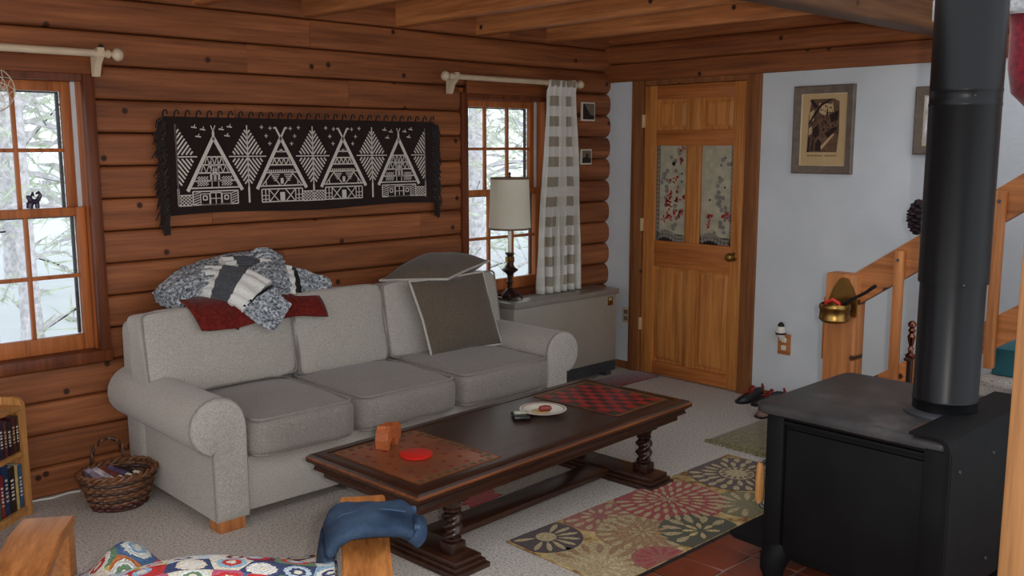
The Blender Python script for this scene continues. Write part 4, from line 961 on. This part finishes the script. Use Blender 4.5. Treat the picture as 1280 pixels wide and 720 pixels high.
for z, a in ((1.09, 215), (.468, 218)):
    bm = bmesh.new(); lathe(bm, [(0, 0), (.005, 0), (.004, .004), (0, .005)], 8, (.113*math.cos(R(a)), .113*math.sin(R(a)), z)); obj('screw', bm, 'collar', up)

# ================================================================== STAIRS AND RAILING
sc_ = empty('staircase', (-.45, -3.2, 0)); tag(sc_, 'carpeted wooden staircase climbing along the white wall behind the stove', 'stairs')
for i in range(9):
    y1 = -2.46-.27*i+3.2; B('tread', 'carpet', sc_, (-.40, .43, y1-.29, y1, .19*(i+1)-.035, .19*(i+1)), bev=.01); B('riser', 'stairy', sc_, (-.39, .42, y1-.27, y1-.25, .19*i+.001, .19*(i+1)-.036))
rl_ = empty('stair_railing', (-.9, -2.34, 0)); tag(rl_, 'honey fir stair railing with square newel post and plank handrail', 'railing')
B('newel_post', 'stair', rl_, (-.06, .04, -.12, .045, 0, 1.0), bev=.006); B('post_cleat', 'stair', rl_, (-.03, .055, .045, .07, .55, .87), bev=.004)
sl_ = .685
def raked(n, y0, y1, z0, hgt, x0, x1, m):
    bm = bmesh.new(); prism(bm, [(y0, z0), (y1, z0+(y0-y1)*sl_), (y1, z0+(y0-y1)*sl_+hgt), (y0, z0+hgt)], x0, x1, 'x'); return obj(n, bm, m, rl_)
raked('handrail', -.085, -2.0, .835, .17, -.02, .03, 'stairy'); raked('lower_rail', -.085, -2.0, .27, .15, -.02, .03, 'stairy')
for i in range(8):
    y = -.315-.215*i; zt = .835+(-.085-y)*sl_+.155; b = B('baluster', 'stair', rl_, (-.062, -.022, y-.02, y+.02, max(.12, zt-.80), zt-.01), bev=.004)
    bm = bmesh.new(); lathe(bm, [(0, 0), (.008, 0), (.007, -.004), (0, -.005)], 8, (-.062, y, zt-.055), 'x'); obj('bolt', bm, 'grille', b)
# brass pot on the newel
bp = empty('brass_wall_pot', (-.962, -2.395, .775)); tag(bp, 'small brass wall pocket hanging on the stair newel post', 'wall pocket')
bm = bmesh.new(); lathe(bm, [(0, 0), (.06, 0), (.074, .012), (.074, .022), (.071, .03), (.071, .06), (.075, .066), (.075, .082), (.07, .09), (.066, .09), (.066, .02), (0, .02)], 24, (-.085, 0, 0)); obj('cup', bm, 'brass', bp)
bm = bmesh.new(); prism(bm, [(-.075, .02), (.075, .02), (.073, .10), (.05, .16), (.02, .205), (0, .21), (-.02, .205), (-.05, .16), (-.073, .10)], -.012, -.002, 'x'); obj('back_plate', bm, 'brass', bp)
o = bmesh.new(); tube(o, [(-1.05, -2.38, .82), (-1.055, -2.45, .875), (-1.06, -2.55, .935), (-1.06, -2.60, .975)], [.006, .008, .008, .009], 8); tag(obj('black_stick', o, 'black'), 'thin black stick handle poking out of the brass wall pocket', 'stick')
o = bmesh.new(); tube(o, [(-1.06, -2.345, .84), (-1.065, -2.36, .87), (-1.065, -2.39, .885), (-1.06, -2.42, .87), (-1.055, -2.43, .84)], .009, 8); tag(obj('red_loop', o, 'red'), 'bright red curved handle showing above the brass wall pocket rim', 'handle')
# pine cone wreath on the rail, bronze candlestick
cn = bmesh.new(); random.seed(8)
for i in range(70):
    a = i*2.4; z = -.075+.15*i/69; r = .06*math.sqrt(max(.05, 1-(z/.085)**2)); c = Vector((r*math.cos(a), r*math.sin(a), z))
    bmesh.ops.create_icosphere(cn, subdivisions=1, radius=.018, matrix=Matrix.Translation(c) @ Matrix.Diagonal((1.2, 1.2, .6, 1)))
lathe(cn, [(0, -.09), (.05, -.05), (.055, .04), (.02, .08), (0, .085)], 10)
o = obj('pine_cone', cn, 'wreath'); o.location = (-.893, -2.735, 1.295); tag(o, 'large dark brown cone ornament sitting on the stair handrail beside the pipe', 'ornament'); o['kind'] = 'thing'; del o['kind']
ft = empty('fireplace_poker', (-1.1, -2.80, .011)); tag(ft, 'fireplace poker stand with turned copper handle behind the stove, left of the pipe', 'fireplace tool')
bm = bmesh.new(); lathe(bm, [(0, 0), (.06, 0), (.06, .012), (.02, .025), (0, .025)], 16); obj('foot', bm, 'bronze', ft)
bm = bmesh.new(); tube(bm, [(0, 0, .02), (0, 0, .655)], .014, 10); obj('shaft', bm, 'bronze', ft)
B('crossbar', 'bronze', ft, (-.045, .045, -.012, .012, .648, .662), bev=.004)
bm = bmesh.new(); lathe(bm, [(0, .66), (.022, .66), (.024, .67), (.010, .68), (.013, .70), (.008, .71), (.013, .73), (.018, .755), (.010, .77), (.017, .785), (.009, .795), (.018, .805), (.018, .818), (.008, .828), (0, .83)], 16); obj('handle', bm, 'copper', ft)
o = B('storage_box', 'teal', None, (-.75, -.40, -3.22, -3.03, .571, .70), bev=.01); tag(o, 'teal box on the stair seen right of the stove pipe', 'box')
# stockings
def stocking(label, loc, rz):
    t = empty('christmas_stocking', loc, rz); tag(t, label, 'stocking', 'plush stockings near the stove pipe')
    bm = bmesh.new(); pts = [(0, 0, 0), (0, 0, -.12), (0, 0, -.22), (.02, 0, -.30), (.07, 0, -.345), (.13, 0, -.36), (.17, 0, -.355)]; tube(bm, pts, [.075, .072, .07, .075, .07, .06, .03], 18, flat=.6); obj('sock', bm, 'crimson', t, 70)
    bm = bmesh.new(); lathe(bm, [(.07, -.03), (.09, -.02), (.092, .06), (.085, .08), (.06, .08)], 20); bmesh.ops.scale(bm, vec=(1, .75, 1), verts=bm.verts); obj('cuff', bm, 'fur', t, 60)
    bm = bmesh.new(); tube(bm, [(.08, 0, .08), (.085, 0, .13), (.07, 0, .17), (.06, 0, .18)], .004, 6); obj('hanging_loop', bm, 'fur', t)
stocking('crimson plush stocking with white cuff hanging right of the stove pipe', (-1.42, -3.295, 2.14), R(-35))
stocking('crimson plush stocking mostly hidden behind the stove pipe, white cuff peeking out', (-.96, -2.835, 2.19), R(-35))

# ================================================================== FOREGROUND ARMCHAIR
ch = empty('armchair', (-4.108, -2.0, 0), -R(33)); tag(ch, 'wide honey-oak mission armchair in the foreground, seen from behind', 'armchair')
AH = .55
for s in (-1, 1):
    x0, x1 = (.385, .521) if s > 0 else (-.53, -.385)
    bm = bmesh.new(); quadstrip(bm, [[(x, y, z) for x, z in ((x0, zt-.032), (x1, zt-.032), (x1, zt), (x0, zt))] for y, zt in ((0.0, AH), (-.135, AH), (-.30, AH-.045), (-.72, AH-.12))]); bmesh.ops.bevel(bm, geom=[e for e in bm.edges], offset=.004, segments=2, affect='EDGES'); obj('arm', bm, 'chair', ch, 25)
    xm = (x0+x1)/2
    xl = -.452 if s < 0 else .387; B('front_leg', 'chair', ch, (xl, xl+.065, -.075, -.01, 0, AH-.032), bev=.004); B('rear_leg', 'chair', ch, (xm-.03, xm+.03, -.70, -.64, 0, AH-.148), bev=.004)
    B('side_rail', 'chair', ch, (xm-.014, xm+.014, -.64, -.075, .24, .33), bev=.003); B('side_rail', 'chair', ch, (xm-.014, xm+.014, -.64, -.075, .07, .12), bev=.003)
    for i in range(5): y = -.20-i*.09; B('slat', 'chair', ch, (xm-.008, xm+.008, y-.018, y+.018, .12, .24), bev=.002)
B('front_rail', 'chair', ch, (-.46, .46, -.10, -.07, .20, .30), bev=.003); B('back_rail', 'chair', ch, (-.46, .46, -.685, -.655, .20, .30), bev=.003)
bm = bmesh.new(); cushion(bm, .74, .54, .13, 6, .012, 10, mat=Matrix.Translation((0, -.37, .315))); obj('seat_cushion', bm, 'rust', ch, 60)
bm = bmesh.new(); cushion(bm, .72, .34, .11, 6, .012, 10, mat=Matrix.Translation((0, -.69, .44)) @ Matrix.Rotation(R(82), 4, 'X')); obj('back_cushion', bm, 'rust', ch, 60)
# afghan
def afghan_mat():
    t = NT('crochet_motifs'); uv = t.n('ShaderNodeUVMap'); v = t.n('ShaderNodeTexVoronoi'); v.voronoi_dimensions = '2D'; v.inputs['Scale'].default_value = 1; v.inputs['Randomness'].default_value = .55; t.l(uv.outputs[0], v.inputs['Vector'])
    sp = t.n('ShaderNodeSeparateColor'); t.l(v.outputs['Color'], sp.inputs[0])
    cols = [(190, 60, 58), (84, 112, 150), (222, 212, 192), (196, 120, 74), (150, 178, 198), (110, 60, 76), (212, 186, 100), (222, 218, 210), (110, 140, 106), (196, 96, 120), (200, 208, 212), (70, 76, 108)]
    def pal(k, sh): return t.ramp(t.math('FRACT', t.math('ADD', k, sh)), [(i/12, lin(cols[(i*5+int(sh*10)) % 12])) for i in range(12)], True)
    pale = [(228, 222, 212), (190, 204, 212), (224, 208, 190), (206, 60, 60), (222, 222, 214), (150, 180, 196)]
    A = pal(sp.outputs[0], .0); Bc = t.ramp(sp.outputs[1], [(i/6, lin(pale[i])) for i in range(6)], True); C = pal(sp.outputs[2], .4)
    d = v.outputs['Distance']; w_ = t.n('ShaderNodeTexNoise'); w_.inputs['Scale'].default_value = 9; t.l(uv.outputs[0], w_.inputs['Vector'])
    d = t.math('ADD', d, t.math('MULTIPLY', t.math('SUBTRACT', w_.outputs['Fac'], .5), .22))
    m1 = t.math('LESS_THAN', d, .13); m2 = t.math('LESS_THAN', d, .26); m3 = t.math('LESS_THAN', d, .42)
    col = t.mix(m3, A, Bc); col = t.mix(m2, col, C); col = t.mix(m1, col, lin((226, 216, 196)))
    t.bump(t.math('ADD', t.math('MULTIPLY', t.math('SINE', t.math('MULTIPLY', d, 60.0)), .5), t.noise(uv.outputs[0], 14, 2)), .7, .008)
    return t.fin(col, .95, 0, .1)
M['afghan'] = afghan_mat()
bm = bmesh.new(); uvl = bm.loops.layers.uv.new('UVMap'); G = {}; N1, N2 = 60, 56
prof = [(-.80, .28), (-.785, .48), (-.77, .58), (-.745, .628), (-.70, .642), (-.65, .632), (-.62, .60), (-.60, .54), (-.575, .455), (-.50, .415), (-.38, .41), (-.24, .40), (-.12, .39), (-.06, .375), (-.045, .33), (-.042, .26)]
def pf_(t):
    f = t*(len(prof)-1); i = min(len(prof)-2, int(f)); a, b = prof[i], prof[i+1]; return a[0]+(b[0]-a[0])*(f-i), a[1]+(b[1]-a[1])*(f-i)
for i in range(N1+1):
    u = i/N1; x = -.372+.744*u
    for j in range(N2+1):
        y, z = pf_(j/N2); k = nz((x, y, z), 9, 5)
        hump = .085*math.exp(-((x+.22)/.08)**2)*math.exp(-((y+.14)/.12)**2)
        G[i, j] = bm.verts.new((x+.004*k, y-.008*k, z+.012*k+hump+(.02*math.sin(x*11+1) if -.8 < y < -.55 else .008*math.sin(x*20))+.012))
for i in range(N1):
    for j in range(N2):
        f = bm.faces.new((G[i, j], G[i+1, j], G[i+1, j+1], G[i, j+1]))
        for lp_, (a, b) in zip(f.loops, ((i, j), (i+1, j), (i+1, j+1), (i, j+1))): lp_[uvl].uv = (a/N1*9.5, b/N2*17)
o = obj('crochet_afghan', bm, 'afghan', None, 80, fix=False); o.location = (-4.108, -2.0, 0); o.rotation_euler = (0, 0, -R(33)); mdf = o.modifiers.new('t', 'SOLIDIFY'); mdf.thickness = .012; mdf.offset = 1
tag(o, 'multicoloured crocheted afghan of round motifs draped over the foreground armchair', 'blanket')
# jeans over the right arm
je = empty('denim_jeans', (-4.108, -2.0, 0), -R(33)); tag(je, 'folded blue denim trousers slung over the right arm of the armchair', 'jeans')
def denimtube(name, pts, wid, thk, seed, ym, slant=0):
    rings = []; n = 28; pts = [Vector((x, 0, z)) for x, z in pts]; N = (len(pts)-1)*4
    for i in range(N+1):
        f = i/N*(len(pts)-1); k = min(len(pts)-2, int(f)); t = f-k; p = pts[k].lerp(pts[k+1], t)
        d = (pts[min(k+2, len(pts)-1)]-pts[max(0, k-1)]).normalized(); nn = Vector((-d.z, 0, d.x))
        if nn.z < 0 and abs(d.x) > .3: nn = -nn
        w0 = wid[0]+(wid[1]-wid[0])*i/N; ring = []
        for q in range(n):
            a = 2*PI*q/n; c, s = math.cos(a), math.sin(a); c = math.copysign(abs(c)**.75, c); s = math.copysign(abs(s)**.75, s)
            P_ = p+Vector((0, c*w0/2+ym+slant*i/N, 0))+nn*(s*thk/2); P_ += Vector((.006, .006, .01))*nz(P_, 16, seed)+nn*.012*nz(P_, 8, seed+1)*(1 if s > 0 else .2); ring.append(P_)
        rings.append(ring)
    bm = bmesh.new(); quadstrip(bm, rings); return obj(name, bm, 'denim', je, 80)
lg = denimtube('trouser_leg', [(.585, .545), (.56, .562), (.51, .572), (.46, .575), (.41, .572), (.37, .555), (.35, .515), (.34, .46), (.335, .40)], (.21, .27), .05, 1, -.235, -.015)
denimtube('trouser_leg', [(.60, .50), (.565, .53)], (.18, .20), .05, 3, -.15) if False else None
hm = denimtube('waistband', [(.607, .525), (.595, .538), (.58, .549)], (.215, .215), .056, 2, -.235)
bm = bmesh.new(); tube(bm, [(.57, -.245, .585), (.52, -.248, .597), (.45, -.25, .601), (.39, -.252, .592), (.355, -.255, .565)], .003, 6); obj('seam', bm, 'denimseam', lg)
for yy in (-.315, -.175):
    bm = bmesh.new(); box(bm, .588, .606, yy-.008, yy+.008, .553, .572, bev=.003); obj('belt_loop', bm, 'denimseam', hm)

# ================================================================== BASKET, BOOKCASE, SMALL THINGS
bk = empty('wicker_basket', (-3.775, -.36, 0)); bk.scale = (.85, .85, .95); tag(bk, 'round brown wicker basket with looped handle full of magazines beside the sofa', 'basket')
def rad(z): return .125+.055*min(1, z/.15)
bm = bmesh.new(); lathe(bm, [(0, .002), (.125, .002), (.125, .014), (0, .014)], 32); obj('base', bm, 'wickerd', bk)
for i in range(11):
    z = .012+i*.0145; bm = bmesh.new(); pts = []
    for k in range(72): a = 2*PI*k/72; pts.append(((rad(z)+.006*math.sin(a*18+(i % 2)*PI))*math.cos(a)*1.05, (rad(z)+.006*math.sin(a*18+(i % 2)*PI))*math.sin(a)*.88, z+.002*math.sin(a*5+i)))
    tube(bm, pts, .0085, 6, closed=True); obj('weave_strand', bm, 'wickerred' if i < 2 else ('wicker' if i % 3 else 'wickerd'), bk)
for k in range(18):
    a = 2*PI*(k+.5)/18; bm = bmesh.new(); tube(bm, [(rad(z)*math.cos(a)*1.05, rad(z)*math.sin(a)*.88, z) for z in (.01, .06, .11, .172)], .006, 6); obj('stake', bm, 'wickerd', bk)
for off in (0, PI):
    bm = bmesh.new(); tube(bm, [((.186+.009*math.cos(a*14+off))*math.cos(a)*1.05, (.186+.009*math.cos(a*14+off))*math.sin(a)*.88, .175+.009*math.sin(a*14+off)) for a in [2*PI*k/168 for k in range(168)]], .0085, 6, closed=True); obj('braided_rim', bm, 'wicker', bk)
for off in (0, PI):
    bm = bmesh.new(); pts = []
    for k in range(40):
        t = k/39; a = PI*t; pts.append((.01+.085*math.cos(a)+.006*math.cos(k+off), .165+.006*math.sin(k+off), .17+.125*math.sin(a)**.7)); 
    tube(bm, pts, .007, 6); obj('handle', bm, 'wickerd' if off else 'wicker', bk)
random.seed(12)
mg = [((150, 140, 160), 'pale lilac'), ((196, 190, 196), 'silvery white'), ((120, 70, 60), 'rust-brown'), ((92, 82, 120), 'purple'), ((40, 36, 40), 'black')]
for i, (c, nm) in enumerate(mg):
    t = empty('magazine', (-3.862+i*.033, -.345-.005*i, .05)); t.rotation_euler = (R(14-3*i), R(-10), R(8+4*i)); tag(t, nm+' folded magazine standing in the wicker basket', 'magazine', 'magazines in the basket')
    B('pages', 'ivory', t, (-.011, .011, -.08, .075, .0, .118), bev=.003); B('cover', plain('mag_%d' % i, c, .25, var=.5, scale=30), t, (-.0135, -.011, -.055, .077, -.001, .12), (.011, .0135, -.055, .077, -.001, .12), (-.0135, .0135, -.045, .077, .118, .1205))
# bookcase, diagonal at the left edge
BR = R(90)-R(49)
bc = empty('bookcase', (-4.10, -.20, 0), BR); tag(bc, 'low light-oak bookcase with rounded top corner at the left edge', 'bookcase')
# local +x runs along the case away from the camera (far end at 0), local -y is the open front
def rounded_side(x0, x1):
    bm = bmesh.new(); pf2 = [(-.0, 0), (.22, 0), (.22, .54)]+[(.04-.04*math.sin(R(a)), .50+.04*math.cos(R(a))) for a in range(0, 91, 15)]; prism(bm, pf2, x0, x1, 'x'); return obj('side_panel', bm, 'oak', bc)
rounded_side(-.02, 0); rounded_side(-.82, -.80)
for z in (.045, .30, .505): B('shelf', 'oak', bc, (-.80, -.02, .004, .215, z-.018, z), bev=.002)
B('back_panel', 'oak', bc, (-.80, -.02, .21, .218, .0, .52)); B('kick_board', 'oak', bc, (-.80, -.02, .02, .035, 0, .026))
random.seed(31); bcols = [((44, 84, 120), 'blue'), ((196, 168, 104), 'tan'), ((40, 30, 30), 'black and red'), ((30, 50, 84), 'navy'), ((120, 36, 40), 'maroon'), ((60, 92, 70), 'green'), ((150, 110, 70), 'brown'), ((34, 34, 40), 'charcoal')]
for row, zb_ in ((0, .0455), (1, .3005)):
    x = -.026
    for k in range(8):
        th = (.030, .020, .042, .034, .028, .036, .04, .03)[k] if row == 0 else (.022, .026, .03, .024, .03, .022, .028, .03)[k]
        h_ = (.195, .20, .205, .225, .19, .21, .2, .18)[k] if row == 0 else (.16, .165, .15, .16, .17, .155, .16, .165)[k]
        c, nm = bcols[k] if row == 0 else ([((38, 30, 34), 'dark plum'), ((72, 26, 30), 'dark red'), ((30, 30, 36), 'black'), ((90, 40, 44), 'maroon'), ((50, 40, 60), 'violet'), ((34, 50, 60), 'slate'), ((96, 70, 50), 'brown'), ((50, 50, 50), 'grey')][k])
        pos = ['first', 'second', 'third', 'fourth', 'fifth', 'sixth', 'seventh', 'eighth'][k]
        mw = Matrix.Translation((-4.10, -.20, 0)) @ Matrix.Rotation(BR, 4, 'Z') @ Matrix.Translation((x-th/2, .02, zb_))
        t = empty('book'); t.matrix_world = mw; tag(t, '%s book on the %s shelf of the bookcase, %s from the far end' % (nm, 'bottom' if row == 0 else 'upper', pos), 'book', 'books in the bookcase')
        cm = plain('book_%d_%d' % (row, k), c, .35, var=.25, scale=40)
        B('cover', cm, t, (-th/2, -th/2+.002, 0, .14, 0, h_), (th/2-.002, th/2, 0, .14, 0, h_), (-th/2, th/2, 0, .003, 0, h_), bev=.0008)
        B('pages', 'ivory', t, (-th/2+.002, th/2-.002, .003, .136, .003, h_-.003))
        bm = bmesh.new()
        for q in range(6):
            z = h_*(.28+.08*q); box(bm, -th*.22, th*.22, -.0008, .0, z, z+h_*.045*(1 if q % 2 else .6))
        obj('spine_title', bm, 'framegold' if k % 2 else 'ivory', t)['kind'] = 'stuff'
        x -= th+.0015
# figurine and dreamcatcher in the left window
fg = bmesh.new(); tube(fg, [(-.02, 0, 0), (-.018, 0, .02), (-.005, 0, .032), (.012, 0, .03), (.022, 0, .045), (.03, 0, .06), (.022, 0, .072), (.01, 0, .066)], [.014, .016, .015, .013, .010, .009, .008, .004], 10); tube(fg, [(-.012, 0, .03), (-.018, 0, .05), (-.03, 0, .056)], [.012, .013, .006], 8); tube(fg, [(.014, 0, 0), (.014, 0, .03)], .010, 8); tube(fg, [(-.005, 0, .055), (-.002, 0, .075)], [.01, .004], 8)
o = obj('dragon_figurine', fg, plain('figurine_glaze', (58, 44, 70), .25, var=.6, scale=40)); o.location = (-3.925, .045, 1.347); tag(o, 'small dark glazed animal figurine on the meeting rail of the left window', 'figurine')
dc = empty('dreamcatcher', (-4.095, -.05, 1.872)); tag(dc, 'round cream lace dreamcatcher hanging in the left window', 'dreamcatcher')
bm = bmesh.new(); tube(bm, [(.098*math.cos(a), 0, .098*math.sin(a)) for a in [2*PI*k/48 for k in range(48)]], .0025, 6, closed=True); obj('hoop', bm, 'cream', dc)
for i in range(12):
    a = 2*PI*i/12; bm = bmesh.new(); pts = []
    for k in range(13): t = k/12; aa = a+2*PI*5/12*t; r = .097*(1-.75*math.sin(PI*t)); pts.append((r*math.cos(aa), 0, r*math.sin(aa)))
    tube(bm, pts, .0011, 4); obj('lace_thread', bm, 'ivory', dc)
for i in range(7): bm = bmesh.new(); tube(bm, [(.05*math.cos(a)+.02*math.cos(i), -.002, .05*math.sin(a)*.7+.03*math.sin(i*2)) for a in [2*PI*k/16 for k in range(16)]], .0013, 4, closed=True); obj('lace_thread', bm, 'ivory', dc)
bm = bmesh.new(); tube(bm, [(0, 0, .098), (0, .0, .12), (0, -.02, .15)], .0015, 4); obj('hanging_cord', bm, 'ivory', dc)
# shoes by the wall
def shoe(label, loc, rz, up):
    t = empty('sneaker', loc, rz); t.scale = (.85, .85, .85); tag(t, label, 'shoe', 'pair of shoes by the wall')
    bm = bmesh.new(); prism(bm, [(x, y) for x, y in ((-.13, -.03), (-.135, 0), (-.13, .03), (-.06, .036), (.02, .036), (.08, .046), (.125, .03), (.138, 0), (.125, -.034), (.08, -.05), (.02, -.04), (-.06, -.036))], .0, .022, 'z'); obj('sole', bm, 'black', t)
    rings = []
    for x, w_, h_ in ((-.128, .022, .06), (-.115, .033, .095), (-.07, .036, .10), (-.02, .038, .085), (.03, .042, .07), (.08, .044, .055), (.115, .032, .042), (.132, .012, .03)):
        rings.append([(x, w_*math.cos(R(a))*(1 if math.sin(R(a)) < .3 else .85), .02+(h_-.02)*max(0, math.sin(R(a)))) for a in range(0, 181, 20)])
    bm = bmesh.new(); quadstrip(bm, rings); obj('upper', bm, 'black', t, 60)
    bm = bmesh.new(); tube(bm, [(-.13, 0, .05), (-.136, 0, .09), (-.128, 0, .12)], [.012, .012, .006], 8); tube(bm, [(.0, 0, .08), (-.035, 0, .115)], [.024, .02], 10, flat=.4); obj('tongue', bm, 'dkred', t)
    bm = bmesh.new(); tube(bm, [(-.02, -.03, .075), (.02, .0, .088), (.05, -.02, .07), (.0, .03, .08), (.05, .03, .065)], .004, 6); obj('laces', bm, 'dkred', t)
shoe('black and red sneaker by the door casing, nearer the door', (-.14, -1.375, 0), R(170), 0)
shoe('black and red sneaker against the wall, farther from the door', (-.13, -1.50, 0), R(150), 0)
sp_ = empty('slipper', (-.33, -1.60, 0), R(200)); tag(sp_, 'brown slipper lying on the carpet by the stove corner', 'slipper')
bm = bmesh.new(); prism(bm, [(-.12, -.03), (-.125, 0), (-.12, .03), (.02, .036), (.10, .04), (.13, 0), (.10, -.04), (.02, -.036)], 0, .014, 'z'); obj('sole', bm, 'black', sp_)
bm = bmesh.new(); quadstrip(bm, [[(x, w_*math.cos(R(a)), .013+h_*max(0, math.sin(R(a)))) for a in range(0, 181, 20)] for x, w_, h_ in ((-.02, .036, .035), (.04, .04, .042), (.09, .038, .032), (.125, .012, .012))]); obj('upper', bm, 'slipper', sp_, 60)
# power cable along the log wall
bm = bmesh.new(); tube(bm, [(-4.3+.03*i, -.065-.008*math.sin(i*1.3), .006) for i in range(16)], .005, 6); tag(obj('floor_cable', bm, 'white'), 'white cable lying along the foot of the log wall', 'cable')

# thicket behind the trees: uncountable twigs and needles
random.seed(77); tb = bmesh.new(); tn = bmesh.new()
for i in range(2600):
    y = random.uniform(5.5, 13); x = random.uniform(-7, 3+y*.9); z = random.uniform(-.6, 6.5); d = Vector((random.gauss(0, .5), random.gauss(0, .4), random.gauss(0, .35))); u = d.cross(Vector((0, 1, 0))).normalized()*random.uniform(.004, .014)
    p = Vector((x, y, z)); tb.faces.new([tb.verts.new(q) for q in (p-u, p+u, p+d*.6+Vector((0, 0, .08)), p+d)])
    for k in range(9):
        c = p+d*random.random(); e = Vector((random.gauss(0, .16), random.gauss(0, .16), random.gauss(0, .13))); w_ = e.orthogonal().normalized()*.022
        tn.faces.new([tn.verts.new(q) for q in (c-w_, c+w_, c+e)])
o = obj('thicket_twigs', tb, 'bark', fix=False); tag(o, 'tangle of pale twigs in the woods outside the windows', 'thicket', kind='stuff')
o = obj('thicket_needles', tn, 'needles', fix=False); tag(o, 'pale green needle foliage in the woods outside the windows', 'foliage', kind='stuff')
